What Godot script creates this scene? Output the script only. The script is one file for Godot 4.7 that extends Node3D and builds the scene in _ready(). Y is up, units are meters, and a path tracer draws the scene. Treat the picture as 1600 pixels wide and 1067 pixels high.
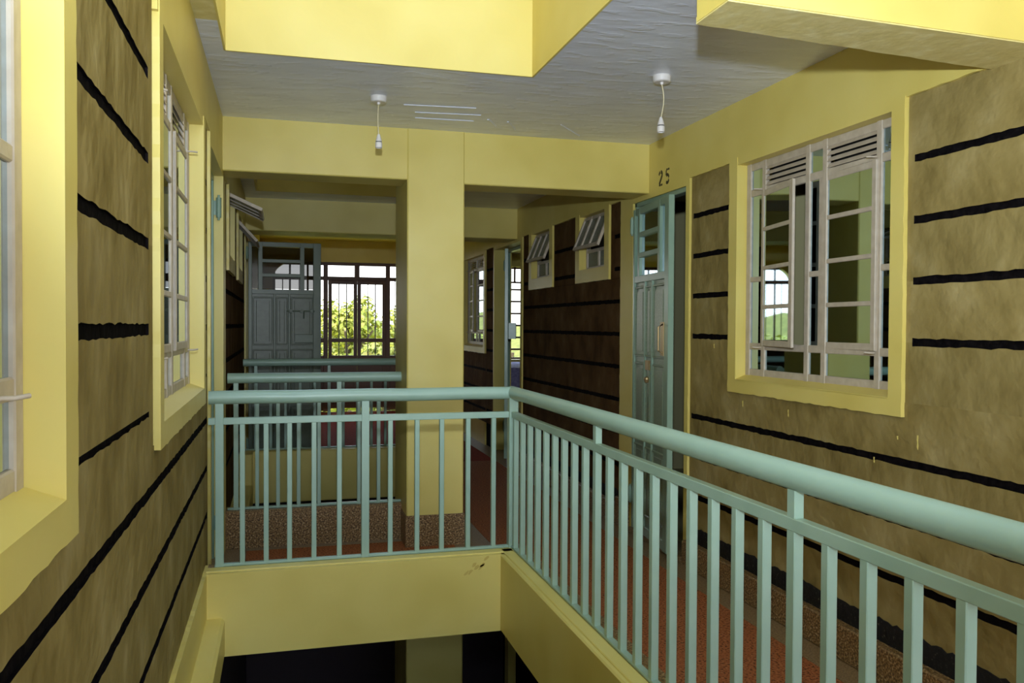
extends Node3D
# Measures: x to the right, y up, and z FORWARD along the gallery; v() turns them into Godot's axes (forward = -z).

const XL := -0.315      # face of the left wall
const XR := 2.263       # face of the right wall
const FL := 0.04        # terrazzo floor of the gallery
const CEIL := 2.576     # ceiling
const SOF := 2.278      # underside of the beams
const GR := 0.021       # depth of the joints behind the yellow paint
const GP := 0.014       # plaster lies this far behind the yellow paint

var M := {}
var org := Vector3.ZERO
var rng := RandomNumberGenerator.new()
var wob := FastNoiseLite.new()


func _ready() -> void:
	rng.seed = 7
	wob.seed = 3
	wob.frequency = 9.0
	make_camera()
	make_light()
	make_materials()
	build_shell()
	build_wall_right()
	build_wall_left()
	build_end()
	build_beams()
	build_floor()
	build_ceiling()
	build_railings()
	build_windows()
	build_doors()
	build_small_things()
	build_outside()


func make_camera() -> void:
	var cam := Camera3D.new()
	cam.name = "camera"
	cam.position = Vector3(0, 1.42, 0)
	cam.rotation_order = EULER_ORDER_YXZ
	cam.rotation_degrees = Vector3(-1.096, -15.378, 0.292)
	cam.fov = 44.29
	cam.near = 0.05
	cam.far = 400.0
	add_child(cam)
	cam.current = true


func make_light() -> void:
	var env := Environment.new()
	var sky := Sky.new()
	var sm := ProceduralSkyMaterial.new()
	sm.sky_top_color = Color(0.72, 0.81, 0.92)
	sm.sky_horizon_color = Color(0.96, 0.95, 0.92)
	sm.sky_curve = 0.12
	sm.ground_horizon_color = Color(0.5, 0.5, 0.42)
	sm.ground_bottom_color = Color(0.3, 0.28, 0.2)
	sm.sky_energy_multiplier = 2.4
	sm.ground_energy_multiplier = 1.6
	sky.sky_material = sm
	env.background_mode = Environment.BG_SKY
	env.sky = sky
	env.tonemap_mode = Environment.TONE_MAPPER_LINEAR
	env.tonemap_exposure = 0.66
	env.sdfgi_enabled = true
	env.ssao_enabled = true
	env.ssil_enabled = true
	var we := WorldEnvironment.new()
	we.name = "environment"
	we.environment = env
	add_child(we)
	var sun := DirectionalLight3D.new()
	sun.name = "sun"
	sun.light_color = Color(1.0, 0.95, 0.84)
	sun.light_energy = 3.2
	sun.light_angular_distance = 0.5
	sun.shadow_enabled = true
	add_child(sun)
	sun.look_at_from_position(Vector3.ZERO, v(0.55, -0.8, 0.28))
	# the photographer's flash, on the shoe of the camera
	var fl := SpotLight3D.new()
	fl.name = "camera_flash"
	fl.light_color = Color(0.88, 0.94, 1.0)
	fl.light_energy = 17.0
	fl.light_size = 0.03
	fl.spot_angle = 54.0
	fl.spot_angle_attenuation = 1.0
	fl.spot_range = 40.0
	fl.spot_attenuation = 2.0
	fl.shadow_enabled = true
	add_child(fl)
	var at := v(0.0, 1.70, 0.0)
	fl.look_at_from_position(at, at + v(0.52, 0.50, 1.0))


# ---------------------------------------------------------------- helpers

func v(x: float, y: float, z: float) -> Vector3:
	return Vector3(x, y, -z)


func begin() -> SurfaceTool:
	var st := SurfaceTool.new()
	st.begin(Mesh.PRIMITIVE_TRIANGLES)
	return st


func tri(st: SurfaceTool, a: Vector3, b: Vector3, c: Vector3, n: Vector3) -> void:
	st.set_normal(n)
	if (b - a).cross(c - a).dot(n) > 0.0:
		var t := b
		b = c
		c = t
	st.add_vertex(a - org)
	st.add_vertex(b - org)
	st.add_vertex(c - org)


func quad(st: SurfaceTool, a: Vector3, b: Vector3, c: Vector3, d: Vector3, n: Vector3) -> void:
	tri(st, a, b, c, n)
	tri(st, a, c, d, n)


func box(st: SurfaceTool, x0: float, x1: float, y0: float, y1: float, z0: float, z1: float) -> void:
	var p := [v(x0, y0, z0), v(x1, y0, z0), v(x1, y1, z0), v(x0, y1, z0), v(x0, y0, z1), v(x1, y0, z1), v(x1, y1, z1), v(x0, y1, z1)]
	quad(st, p[0], p[1], p[2], p[3], v(0, 0, -1))
	quad(st, p[4], p[5], p[6], p[7], v(0, 0, 1))
	quad(st, p[0], p[1], p[5], p[4], v(0, -1, 0))
	quad(st, p[3], p[2], p[6], p[7], v(0, 1, 0))
	quad(st, p[0], p[3], p[7], p[4], v(-1, 0, 0))
	quad(st, p[1], p[2], p[6], p[5], v(1, 0, 0))


# a straight member of wu x wv with chamfered edges; p and q in Godot's axes
func bar(st: SurfaceTool, p: Vector3, q: Vector3, wu: float, wv: float, up: Vector3, ch := 0.002) -> void:
	var d := (q - p).normalized()
	var w := (up - d * up.dot(d)).normalized()
	var u := w.cross(d).normalized()
	var a := wu / 2.0
	var b := wv / 2.0
	var prof := [Vector2(-a + ch, -b), Vector2(a - ch, -b), Vector2(a, -b + ch), Vector2(a, b - ch), Vector2(a - ch, b), Vector2(-a + ch, b), Vector2(-a, b - ch), Vector2(-a, -b + ch)]
	for i in 8:
		var e: Vector2 = prof[i]
		var f: Vector2 = prof[(i + 1) % 8]
		var m := (f - e).normalized()
		var n := (u * m.y - w * m.x).normalized()
		quad(st, p + u * e.x + w * e.y, p + u * f.x + w * f.y, q + u * f.x + w * f.y, q + u * e.x + w * e.y, n)
		tri(st, p, p + u * e.x + w * e.y, p + u * f.x + w * f.y, -d)
		tri(st, q, q + u * e.x + w * e.y, q + u * f.x + w * f.y, d)


# a chamfered block given by its corners in forward axes
func block(st: SurfaceTool, x0: float, x1: float, y0: float, y1: float, z0: float, z1: float, ch := 0.004) -> void:
	var yc := (y0 + y1) / 2.0
	var xs := x1 - x0
	var ys := y1 - y0
	var zs := z1 - z0
	if xs >= ys and xs >= zs:
		bar(st, v(x0, yc, (z0 + z1) / 2), v(x1, yc, (z0 + z1) / 2), zs, ys, Vector3.UP, ch)
	elif zs >= ys:
		bar(st, v((x0 + x1) / 2, yc, z0), v((x0 + x1) / 2, yc, z1), xs, ys, Vector3.UP, ch)
	else:
		bar(st, v((x0 + x1) / 2, y0, (z0 + z1) / 2), v((x0 + x1) / 2, y1, (z0 + z1) / 2), xs, zs, v(0, 0, 1), ch)


# a round tube through points, smooth
func tube(st: SurfaceTool, pts: Array, r: float, seg := 20) -> void:
	var rings := []
	for i in pts.size():
		var d: Vector3 = (pts[mini(i + 1, pts.size() - 1)] - pts[maxi(i - 1, 0)]).normalized()
		var ref := Vector3.UP if absf(d.y) < 0.9 else Vector3.RIGHT
		var u := d.cross(ref).normalized()
		var w := u.cross(d).normalized()
		var ring := []
		for k in seg:
			var a := TAU * k / seg
			ring.append(u * cos(a) + w * sin(a))
		rings.append(ring)
	for i in pts.size() - 1:
		for k in seg:
			var k2 := (k + 1) % seg
			var n := [rings[i][k], rings[i][k2], rings[i + 1][k2], rings[i + 1][k]]
			var c := [pts[i], pts[i], pts[i + 1], pts[i + 1]]
			for t in [[0, 1, 2], [0, 2, 3]]:
				var o: Array = t.duplicate()
				var p0: Vector3 = c[o[0]] + n[o[0]] * r
				var p1: Vector3 = c[o[1]] + n[o[1]] * r
				var p2: Vector3 = c[o[2]] + n[o[2]] * r
				if (p1 - p0).cross(p2 - p0).dot(n[o[0]]) > 0.0:
					o = [o[0], o[2], o[1]]
				for j in o:
					st.set_normal(n[j])
					st.add_vertex(c[j] + n[j] * r - org)
	for e in [0, pts.size() - 1]:
		var d: Vector3 = (pts[0] - pts[1]).normalized() if e == 0 else (pts[e] - pts[e - 1]).normalized()
		for k in seg:
			tri(st, pts[e], pts[e] + rings[e][k] * r, pts[e] + rings[e][(k + 1) % seg] * r, d)


# a lathed profile about a vertical axis; prof is a list of Vector2(radius, y)
func lathe(st: SurfaceTool, c: Vector3, prof: Array, seg := 28) -> void:
	for i in prof.size() - 1:
		var a: Vector2 = prof[i]
		var b: Vector2 = prof[i + 1]
		var m := (b - a).normalized()
		for k in seg:
			var t0 := TAU * k / seg
			var t1 := TAU * (k + 1) / seg
			var e0 := Vector3(cos(t0), 0, sin(t0))
			var e1 := Vector3(cos(t1), 0, sin(t1))
			var n0 := (e0 * -m.y + Vector3.UP * m.x)
			var n1 := (e1 * -m.y + Vector3.UP * m.x)
			var pts := [c + e0 * a.x + Vector3.UP * a.y, c + e1 * a.x + Vector3.UP * a.y, c + e1 * b.x + Vector3.UP * b.y, c + e0 * b.x + Vector3.UP * b.y]
			var ns := [n0, n1, n1, n0]
			for t in [[0, 1, 2], [0, 2, 3]]:
				var o: Array = t.duplicate()
				if (pts[o[1]] - pts[o[0]]).cross(pts[o[2]] - pts[o[0]]).dot(ns[o[0]]) > 0.0:
					o = [o[0], o[2], o[1]]
				for j in o:
					st.set_normal(ns[j])
					st.add_vertex(pts[j] - org)


# extrudes an outline: o + u*a + w*b, from depth 0 up to t along n
func plate(st: SurfaceTool, poly: PackedVector2Array, o: Vector3, u: Vector3, w: Vector3, n: Vector3, t: float, back := false, edge: SurfaceTool = null) -> void:
	var ids := Geometry2D.triangulate_polygon(poly)
	var f := func(k: int, h: float) -> Vector3: return o + u * poly[k].x + w * poly[k].y + n * h
	for i in range(0, ids.size(), 3):
		tri(st, f.call(ids[i], t), f.call(ids[i + 1], t), f.call(ids[i + 2], t), n)
		if back:
			tri(st, f.call(ids[i], 0.0), f.call(ids[i + 1], 0.0), f.call(ids[i + 2], 0.0), -n)
	var turn := -1.0 if Geometry2D.is_polygon_clockwise(poly) else 1.0
	for i in poly.size():
		var j := (i + 1) % poly.size()
		var e := (poly[j] - poly[i]).normalized() * turn
		quad(edge if edge else st, f.call(i, 0.0), f.call(j, 0.0), f.call(j, t), f.call(i, t), u * e.y - w * e.x)


# a rectangle whose edges waver by amp where the letters (l, r, b, t) ask for it
func ragged(a0: float, a1: float, b0: float, b1: float, sides: String, amp: float, step := 0.035) -> PackedVector2Array:
	var out := PackedVector2Array()
	var corners := [[Vector2(a0, b0), Vector2(a1, b0), "b"], [Vector2(a1, b0), Vector2(a1, b1), "r"], [Vector2(a1, b1), Vector2(a0, b1), "t"], [Vector2(a0, b1), Vector2(a0, b0), "l"]]
	for c in corners:
		var p: Vector2 = c[0]
		var q: Vector2 = c[1]
		out.append(p)
		if sides.contains(c[2]):
			var n := maxi(2, int(p.distance_to(q) / step))
			var d := (q - p).normalized().orthogonal()
			for i in range(1, n):
				out.append(p.lerp(q, float(i) / n) + d * amp * rng.randf_range(-1, 1))
	return out


func obj(called: String, st: SurfaceTool, mat: Material, parent: Node = self) -> MeshInstance3D:
	var o := MeshInstance3D.new()
	o.name = called
	st.set_material(mat)
	o.mesh = st.commit()
	if parent == self:
		o.position = org
	parent.add_child(o, true)
	return o


func tag(o: Node, label: String, category: String, kind := "", group := "") -> Node:
	o.set_meta("label", label)
	o.set_meta("category", category)
	if kind:
		o.set_meta("kind", kind)
	if group:
		o.set_meta("group", group)
	return o


func thing(called: String, at: Vector3, label: String, category: String, kind := "", group := "") -> Node3D:
	var o := Node3D.new()
	o.name = called
	o.position = at
	add_child(o, true)
	tag(o, label, category, kind, group)
	org = at
	return o


# ---------------------------------------------------------------- materials

func noise_tex(freq: float, oct: int, sd: int, ramp := [], normal := false, kind := FastNoiseLite.TYPE_SIMPLEX_SMOOTH, size := 512) -> NoiseTexture2D:
	var n := FastNoiseLite.new()
	n.noise_type = kind
	n.frequency = freq
	n.fractal_octaves = oct
	n.seed = sd
	var t := NoiseTexture2D.new()
	t.width = size
	t.height = size
	t.seamless = true
	t.noise = n
	t.as_normal_map = normal
	if ramp.size():
		var g := Gradient.new()
		var off := PackedFloat32Array()
		var col := PackedColorArray()
		for r in ramp:
			off.append(r[0])
			col.append(r[1])
		g.offsets = off
		g.colors = col
		t.color_ramp = g
	return t


func mat(col: Color, rough: float, metal := 0.0) -> StandardMaterial3D:
	var m := StandardMaterial3D.new()
	m.albedo_color = col
	m.roughness = rough
	m.metallic = metal
	return m


func tri_mat(tex: Texture2D, rough: float, scale: Vector3, bump: Texture2D = null, bump_cm := 0.0) -> StandardMaterial3D:
	var m := mat(Color.WHITE, rough)
	m.albedo_texture = tex
	m.uv1_triplanar = true
	m.uv1_world_triplanar = true
	m.uv1_scale = scale
	if bump:
		m.heightmap_enabled = true
		m.heightmap_texture = bump
		m.heightmap_scale = bump_cm
	return m


func c8(r: int, g: int, b: int) -> Color:
	return Color(r / 255.0, g / 255.0, b / 255.0)


func make_materials() -> void:
	var fine := noise_tex(0.02, 4, 11)
	var yramp := [[0.0, c8(216, 195, 100)], [0.45, c8(225, 205, 112)], [1.0, c8(230, 212, 124)]]
	M.yellow = tri_mat(noise_tex(0.006, 3, 2, yramp), 0.42, Vector3(0.5, 0.5, 0.5), fine, 0.12)
	M.yellow_rough = tri_mat(noise_tex(0.02, 4, 5, [[0.0, c8(212, 196, 124)], [0.6, c8(224, 209, 142)], [1.0, c8(232, 222, 166)]]), 0.5, Vector3(1.2, 1.2, 1.2), noise_tex(0.03, 5, 12), 0.1)
	var pramp := [[0.0, c8(128, 111, 64)], [0.35, c8(147, 129, 78)], [0.6, c8(154, 136, 85)], [1.0, c8(172, 155, 106)]]
	M.plaster = tri_mat(noise_tex(0.008, 5, 21, pramp), 0.6, Vector3(0.7, 0.7, 0.7), noise_tex(0.02, 5, 23), 0.7)
	M.plaster2 = tri_mat(noise_tex(0.009, 5, 25, [[0.0, c8(124, 107, 62)], [0.4, c8(142, 125, 76)], [0.7, c8(151, 134, 84)], [1.0, c8(166, 150, 103)]]), 0.6, Vector3(0.8, 0.6, 0.8), noise_tex(0.018, 5, 27), 0.7)
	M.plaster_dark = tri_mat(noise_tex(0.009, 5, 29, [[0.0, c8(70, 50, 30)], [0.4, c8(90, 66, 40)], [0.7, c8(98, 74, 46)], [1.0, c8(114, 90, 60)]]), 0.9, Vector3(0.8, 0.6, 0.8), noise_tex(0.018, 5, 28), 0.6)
	M.joint = tri_mat(noise_tex(0.05, 3, 31, [[0.0, c8(10, 8, 9)], [1.0, c8(28, 24, 25)]]), 0.9, Vector3(1, 1, 1), fine, 0.4)
	for m in [M.plaster, M.plaster2, M.plaster_dark, M.joint]:
		m.metallic_specular = 0.12
	M.bitumen = tri_mat(noise_tex(0.09, 4, 33, [[0.0, c8(10, 9, 9)], [0.74, c8(18, 16, 15)], [0.82, c8(60, 56, 48)], [1.0, c8(120, 112, 92)]]), 0.85, Vector3(1, 1, 1), fine, 0.5)
	M.ceiling = tri_mat(noise_tex(0.008, 3, 41, [[0.0, c8(218, 221, 232)], [1.0, c8(234, 237, 246)]]), 0.3, Vector3(0.5, 0.9, 1.3), noise_tex(0.016, 5, 43, [[0.0, Color(0, 0, 0)], [0.45, Color(0.35, 0.35, 0.35)], [0.62, Color(0.45, 0.45, 0.45)], [0.7, Color(0.9, 0.9, 0.9)], [1.0, Color(1, 1, 1)]]), 0.25)
	var chips := noise_tex(0.12, 2, 51, [[0.0, c8(60, 44, 32)], [0.24, c8(84, 54, 36)], [0.34, c8(160, 94, 56)], [0.62, c8(170, 100, 60)], [0.74, c8(178, 112, 68)], [1.0, c8(196, 146, 98)]])
	M.terrazzo = tri_mat(chips, 0.75, Vector3(1.1, 1.1, 1.1))
	M.terrazzo.metallic_specular = 0.2
	M.granite = tri_mat(noise_tex(0.11, 2, 53, [[0.0, c8(50, 36, 24)], [0.28, c8(92, 68, 42)], [0.5, c8(138, 106, 64)], [0.68, c8(158, 126, 80)], [0.8, c8(196, 170, 130)], [1.0, c8(224, 208, 176)]]), 0.4, Vector3(1.4, 1.4, 1.4))
	M.border = tri_mat(noise_tex(0.12, 2, 55, [[0.0, c8(86, 66, 46)], [0.45, c8(140, 114, 78)], [0.7, c8(152, 126, 90)], [1.0, c8(180, 164, 138)]]), 0.4, Vector3(1.4, 1.4, 1.4))
	M.sage = tri_mat(noise_tex(0.01, 3, 61, [[0.0, c8(152, 180, 161)], [1.0, c8(164, 190, 172)]]), 0.34, Vector3(1, 1, 1), fine, 0.06)
	M.door_sage = tri_mat(noise_tex(0.01, 3, 63, [[0.0, c8(130, 158, 138)], [1.0, c8(146, 172, 150)]]), 0.3, Vector3(1, 1, 1), fine, 0.06)
	M.pressed = tri_mat(noise_tex(0.06, 3, 65, [[0.0, c8(118, 136, 112)], [1.0, c8(140, 156, 130)]]), 0.28, Vector3(1.5, 1.5, 1.5), noise_tex(0.12, 2, 67), 0.15)
	M.door_grey = tri_mat(noise_tex(0.01, 3, 69, [[0.0, c8(92, 106, 86)], [1.0, c8(106, 120, 98)]]), 0.35, Vector3(1, 1, 1), fine, 0.06)
	M.pressed_grey = tri_mat(noise_tex(0.03, 3, 70, [[0.0, c8(86, 96, 74)], [1.0, c8(100, 110, 86)]]), 0.35, Vector3(1, 1, 1), fine, 0.06)
	M.red_floor = tri_mat(noise_tex(0.04, 3, 72, [[0.0, c8(128, 44, 22)], [1.0, c8(160, 62, 32)]]), 0.9, Vector3(1, 1, 1))
	M.red_floor.metallic_specular = 0.25
	M.steel_white = tri_mat(noise_tex(0.02, 4, 71, [[0.0, c8(182, 168, 148)], [0.6, c8(196, 182, 162)], [1.0, c8(204, 192, 174)]]), 0.45, Vector3(1.5, 1.5, 1.5), fine, 0.15)
	M.steel_brown = mat(c8(92, 58, 42), 0.4)
	M.bars = mat(c8(40, 34, 26), 0.45)
	M.glass = mat(Color(0.65, 0.735, 0.78), 0.02, 1.0)
	M.glass_dark = mat(Color(0.12, 0.08, 0.015, 0.7), 0.03)
	M.glass_dark.metallic_specular = 0.2
	M.glass_dark.transparency = BaseMaterial3D.TRANSPARENCY_ALPHA
	M.glass_clear = mat(Color(0.7, 0.75, 0.72, 0.14), 0.02)
	M.glass_clear.transparency = BaseMaterial3D.TRANSPARENCY_ALPHA
	M.glass_frost = tri_mat(noise_tex(0.05, 3, 73, [[0.0, c8(84, 92, 74)], [1.0, c8(120, 126, 104)]]), 0.25, Vector3(2, 2, 2), noise_tex(0.12, 2, 75), 0.3)
	M.white_plastic = mat(c8(226, 220, 214), 0.35)
	M.cord = mat(c8(226, 214, 176), 0.5)
	M.dark = mat(c8(24, 22, 20), 0.5)
	M.paint_black = mat(c8(34, 24, 16), 0.55)
	M.chrome = mat(c8(176, 172, 164), 0.3, 0.9)
	M.brass = mat(c8(176, 150, 104), 0.35, 0.6)
	M.lilac = tri_mat(noise_tex(0.02, 3, 77, [[0.0, c8(150, 140, 196)], [1.0, c8(196, 188, 226)]]), 0.8, Vector3(2, 2, 2))
	M.room = mat(c8(190, 180, 130), 0.6)
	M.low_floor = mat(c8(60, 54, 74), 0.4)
	M.bounce_slab = mat(c8(206, 206, 204), 0.8)
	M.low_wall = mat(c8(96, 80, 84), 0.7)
	M.scuff = mat(c8(206, 180, 92), 0.6)
	M.roof = mat(c8(150, 146, 138), 0.7)
	M.bark = tri_mat(noise_tex(0.03, 4, 81, [[0.0, c8(70, 56, 42)], [1.0, c8(128, 108, 84)]]), 0.9, Vector3(1, 0.4, 1))
	M.grass = tri_mat(noise_tex(0.02, 4, 83, [[0.0, c8(92, 104, 40)], [0.6, c8(140, 142, 60)], [1.0, c8(170, 160, 84)]]), 0.95, Vector3(0.1, 0.1, 0.1))
	M.hill = tri_mat(noise_tex(0.03, 5, 85, [[0.0, c8(92, 98, 40)], [1.0, c8(142, 138, 66)]]), 0.95, Vector3(0.05, 0.05, 0.05))
	var lf := mat(Color.WHITE, 0.6)
	lf.vertex_color_use_as_albedo = true
	lf.backlight_enabled = true
	lf.backlight = Color(0.35, 0.4, 0.1)
	lf.cull_mode = BaseMaterial3D.CULL_DISABLED
	M.leaf = lf


# ---------------------------------------------------------------- wall surfaces

# grid of boxes filling a wall of thickness x0..x1 with openings [z0, z1, y0, y1] left out
func wall_boxes(st: SurfaceTool, x0: float, x1: float, y0: float, y1: float, z0: float, z1: float, holes: Array) -> void:
	var zs := [z0, z1]
	for h in holes:
		zs.append(clampf(h[0], z0, z1))
		zs.append(clampf(h[1], z0, z1))
	zs.sort()
	for i in zs.size() - 1:
		var a: float = zs[i]
		var b: float = zs[i + 1]
		if b - a < 0.001:
			continue
		var m := (a + b) / 2.0
		var cuts := []
		for h in holes:
			if h[0] < m and h[1] > m:
				cuts.append([h[2], h[3]])
		cuts.sort()
		var y := y0
		for c in cuts:
			if c[0] > y:
				box(st, x0, x1, y, c[0], a, b)
			y = maxf(y, c[1])
		if y < y1:
			box(st, x0, x1, y, y1, a, b)


# One course of plaster between two joints, on the plane of a wall. gb / gt = [from, to] along the wall where a joint is raked in its lower / upper edge;
# cut = [z0, z1, y] lowers the top to y there (under a window sill).
func course(parent: Node, side: int, z0: float, z1: float, y0: float, y1: float, gb: Array, gt: Array, cut := []) -> void:
	var poly := PackedVector2Array()
	var half := 0.0145
	var edge := func(y: float, g: Array, s: float) -> Array:
		var pts := []
		if g.is_empty():
			return [Vector2(z0, y), Vector2(z1, y)]
		var a: float = maxf(g[0], z0)
		var b: float = minf(g[1], z1)
		if a > z0 + 0.004:
			pts.append(Vector2(z0, y))
			pts.append(Vector2(a, y))
		var n := maxi(3, int((b - a) / 0.03))
		for i in n + 1:
			var z := lerpf(a, b, float(i) / n)
			pts.append(Vector2(z, y + s * (half + 0.0024 * wob.get_noise_2d(z * 2.0 + y * 31.0, s * 7.0) * 2.0 + rng.randf_range(-0.0012, 0.0012))))
		if b < z1 - 0.004:
			pts.append(Vector2(b, y))
			pts.append(Vector2(z1, y))
		return pts
	for p in edge.call(y0, gb, 1.0):
		poly.append(p)
	var top: Array = edge.call(y1, gt, -1.0)
	top.reverse()
	if cut.is_empty():
		for p in top:
			poly.append(p)
	else:
		var done := false
		for p in top:
			if p.x > cut[0] and p.x < cut[1]:
				if not done:
					poly.append(Vector2(cut[1], y1 - 0.0145))
					poly.append(Vector2(cut[1], cut[2]))
					poly.append(Vector2(cut[0], cut[2]))
					poly.append(Vector2(cut[0], y1 - 0.0145))
					done = true
			else:
				poly.append(p)
	var st := begin()
	var rim := begin()
	if side > 0:
		plate(st, poly, v(XR + GR, 0, 0), v(0, 0, 1), Vector3.UP, Vector3.LEFT, GR - GP, false, rim)
	else:
		plate(st, poly, v(XL - GR, 0, 0), v(0, 0, 1), Vector3.UP, Vector3.RIGHT, GR - GP, false, rim)
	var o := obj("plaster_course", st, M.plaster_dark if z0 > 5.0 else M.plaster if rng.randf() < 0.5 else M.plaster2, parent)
	rim.set_material(M.joint)
	rim.commit(o.mesh)


# a stack of courses between z0 and z1; the joints reach from j0 to j1
func courses(parent: Node, side: int, z0: float, z1: float, ybot: float, ytop: float, joints: Array, j0: float, j1: float) -> void:
	var ys := [ybot]
	for j in joints:
		if j > ybot + 0.03 and j < ytop - 0.03:
			ys.append(j)
	ys.append(ytop)
	ys.sort()
	for i in ys.size() - 1:
		course(parent, side, z0, z1, ys[i], ys[i + 1], [] if i == 0 else [j0 + rng.randf_range(-0.008, 0.008), j1], [] if i == ys.size() - 2 else [j0 + rng.randf_range(-0.008, 0.008), j1])


# a yellow plate on a wall, as deep as the joints (or deeper where it lines an opening)
func yellow_on(st: SurfaceTool, side: int, z0: float, z1: float, y0: float, y1: float, rag := "", depth := GR, proud := 0.0) -> void:
	var poly := ragged(z0, z1, y0, y1, rag, 0.0028)
	if side > 0:
		plate(st, poly, v(XR + depth, 0, 0), v(0, 0, 1), Vector3.UP, Vector3.LEFT, depth + proud, true)
	else:
		plate(st, poly, v(XL - depth, 0, 0), v(0, 0, 1), Vector3.UP, Vector3.RIGHT, depth + proud, true)


const JR := [2.05, 1.821, 1.593, 1.364, 1.136, 0.907, 0.679, 0.45]
const JL := [2.06, 1.843, 1.624, 1.405, 1.194, 0.982, 0.762, 0.545]
const TOP := 2.285


func build_wall_right() -> void:
	var w := thing("wall_right", Vector3(XR, FL, 0), "right gallery wall of brown plaster courses with black joints and yellow paint bands", "wall", "structure")
	var st := begin()
	var holes := [[2.67, 3.945, 1.085, 2.26], [4.41, 5.25, -0.1, 2.25], [5.63, 6.32, 1.765, 2.285], [6.93, 7.63, 1.765, 2.285], [7.88, 9.015, -0.1, 2.26], [9.42, 10.65, 1.1, 2.26]]
	wall_boxes(st, XR + GR, XR + 0.2, -2.68, 5.4, -1.3, 13.5, holes)
	obj("joint_backing", st, M.joint, w)
	# yellow paint: the band along the top, the surrounds and jambs
	st = begin()
	yellow_on(st, 1, -1.3, 2.665, TOP, 5.4, "b")
	yellow_on(st, 1, 2.665, 3.95, 2.25, 5.4, "", 0.2)
	yellow_on(st, 1, 3.95, 4.396, TOP - 0.012, 5.4, "b")
	yellow_on(st, 1, 4.396, 5.41, 2.235, 5.4, "", 0.12)
	yellow_on(st, 1, 5.41, 5.62, TOP, CEIL, "b")
	yellow_on(st, 1, 5.62, 6.33, 2.27, CEIL, "", 0.12)
	yellow_on(st, 1, 6.33, 6.92, TOP, CEIL, "b")
	yellow_on(st, 1, 6.92, 7.64, 2.27, CEIL, "", 0.12)
	yellow_on(st, 1, 7.64, 7.87, TOP, CEIL, "b")
	yellow_on(st, 1, 7.87, 9.02, 2.25, CEIL, "", 0.2)
	yellow_on(st, 1, 9.02, 9.4, TOP, 2.8, "b")
	yellow_on(st, 1, 9.4, 10.67, 2.25, 2.8, "", 0.2)
	yellow_on(st, 1, 10.67, 13.5, FL, 2.8)
	yellow_on(st, 1, 9.4, 10.67, FL, 0.3)
	obj("yellow_band", st, M.yellow, w)
	st = begin()
	yellow_on(st, 1, 4.396, 4.44, FL, 2.235, "l", 0.12)
	yellow_on(st, 1, 5.2, 5.41, FL, 2.235, "r", 0.12)
	obj("door_surround", st, M.yellow, w)
	st = begin()
	yellow_on(st, 1, 7.87, 7.93, FL, 2.25, "l", 0.12)
	yellow_on(st, 1, 8.99, 9.02, FL, 2.25, "", 0.2)
	obj("door_surround", st, M.yellow, w)
	# brown plaster
	var low := [0.907, 0.679, 0.45]
	var up := JR.filter(func(y): return y > 1.0)
	courses(w, 1, 3.952, 4.394, 1.136, TOP - 0.012, up, 3.965, 4.37)
	courses(w, 1, -1.3, 2.663, 1.136, TOP, up, -1.3, 2.63)
	course(w, 1, -1.3, 4.394, 0.907, 1.136, [-1.3, 4.375], [], [2.664, 3.951, 1.083])
	course(w, 1, -1.3, 4.394, 0.679, 0.907, [-1.3, 4.37], [-1.3, 4.375])
	course(w, 1, -1.3, 4.394, 0.45, 0.679, [-1.3, 4.375], [-1.3, 4.37])
	course(w, 1, -1.3, 4.394, 0.2, 0.45, [], [-1.3, 4.375])
	# second bay: between and below the small windows
	var j2 := JR.filter(func(y): return y > 1.76)
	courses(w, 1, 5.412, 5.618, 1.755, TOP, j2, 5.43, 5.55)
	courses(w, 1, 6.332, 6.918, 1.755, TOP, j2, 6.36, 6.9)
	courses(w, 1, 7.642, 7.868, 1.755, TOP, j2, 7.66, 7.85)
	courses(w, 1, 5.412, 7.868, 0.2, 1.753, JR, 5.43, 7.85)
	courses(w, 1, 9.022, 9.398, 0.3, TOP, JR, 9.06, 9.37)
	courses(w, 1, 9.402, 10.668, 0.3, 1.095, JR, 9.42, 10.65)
	drips(w, [[2.595, 0.965, 0.055], [2.7, 0.99, 0.014], [2.83, 0.88, 0.024], [3.42, 1.0, 0.035], [3.82, 1.01, 0.03], [4.12, 1.3, 0.025], [2.05, 0.94, 0.02], [4.3, 0.3, 0.05]])
	# skirting: granite below, a rough black painted band above
	var b := thing("baseboard_right", v(XR, FL, 2), "brown granite skirting with rough black painted band above it, right wall", "skirting", "structure")
	for r in [[-1.3, 4.394], [5.412, 7.868]]:
		st = begin()
		bar(st, v(XR - 0.015, FL + 0.0725, r[0]), v(XR - 0.015, FL + 0.0725, r[1]), 0.03, 0.145, Vector3.UP, 0.006)
		bar(st, v(XR + GP / 2, FL + 0.0725, r[0]), v(XR + GP / 2, FL + 0.0725, r[1]), GP, 0.145, Vector3.UP, 0.001)
		obj("granite_skirting", st, M.granite, b)
		st = begin()
		plate(st, ragged(r[0], r[1], 0.18, 0.272, "t", 0.007, 0.025), v(XR + GP, 0, 0), v(0, 0, 1), Vector3.UP, Vector3.LEFT, 0.0035)
		obj("black_band", st, M.bitumen, b)
	st = begin()
	bar(st, v(XR - 0.012, FL + 0.1, 5.22), v(XR - 0.012, FL + 0.1, 5.41), 0.03, 0.2, Vector3.UP, 0.006)
	obj("granite_skirting", st, M.granite, b)


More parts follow.
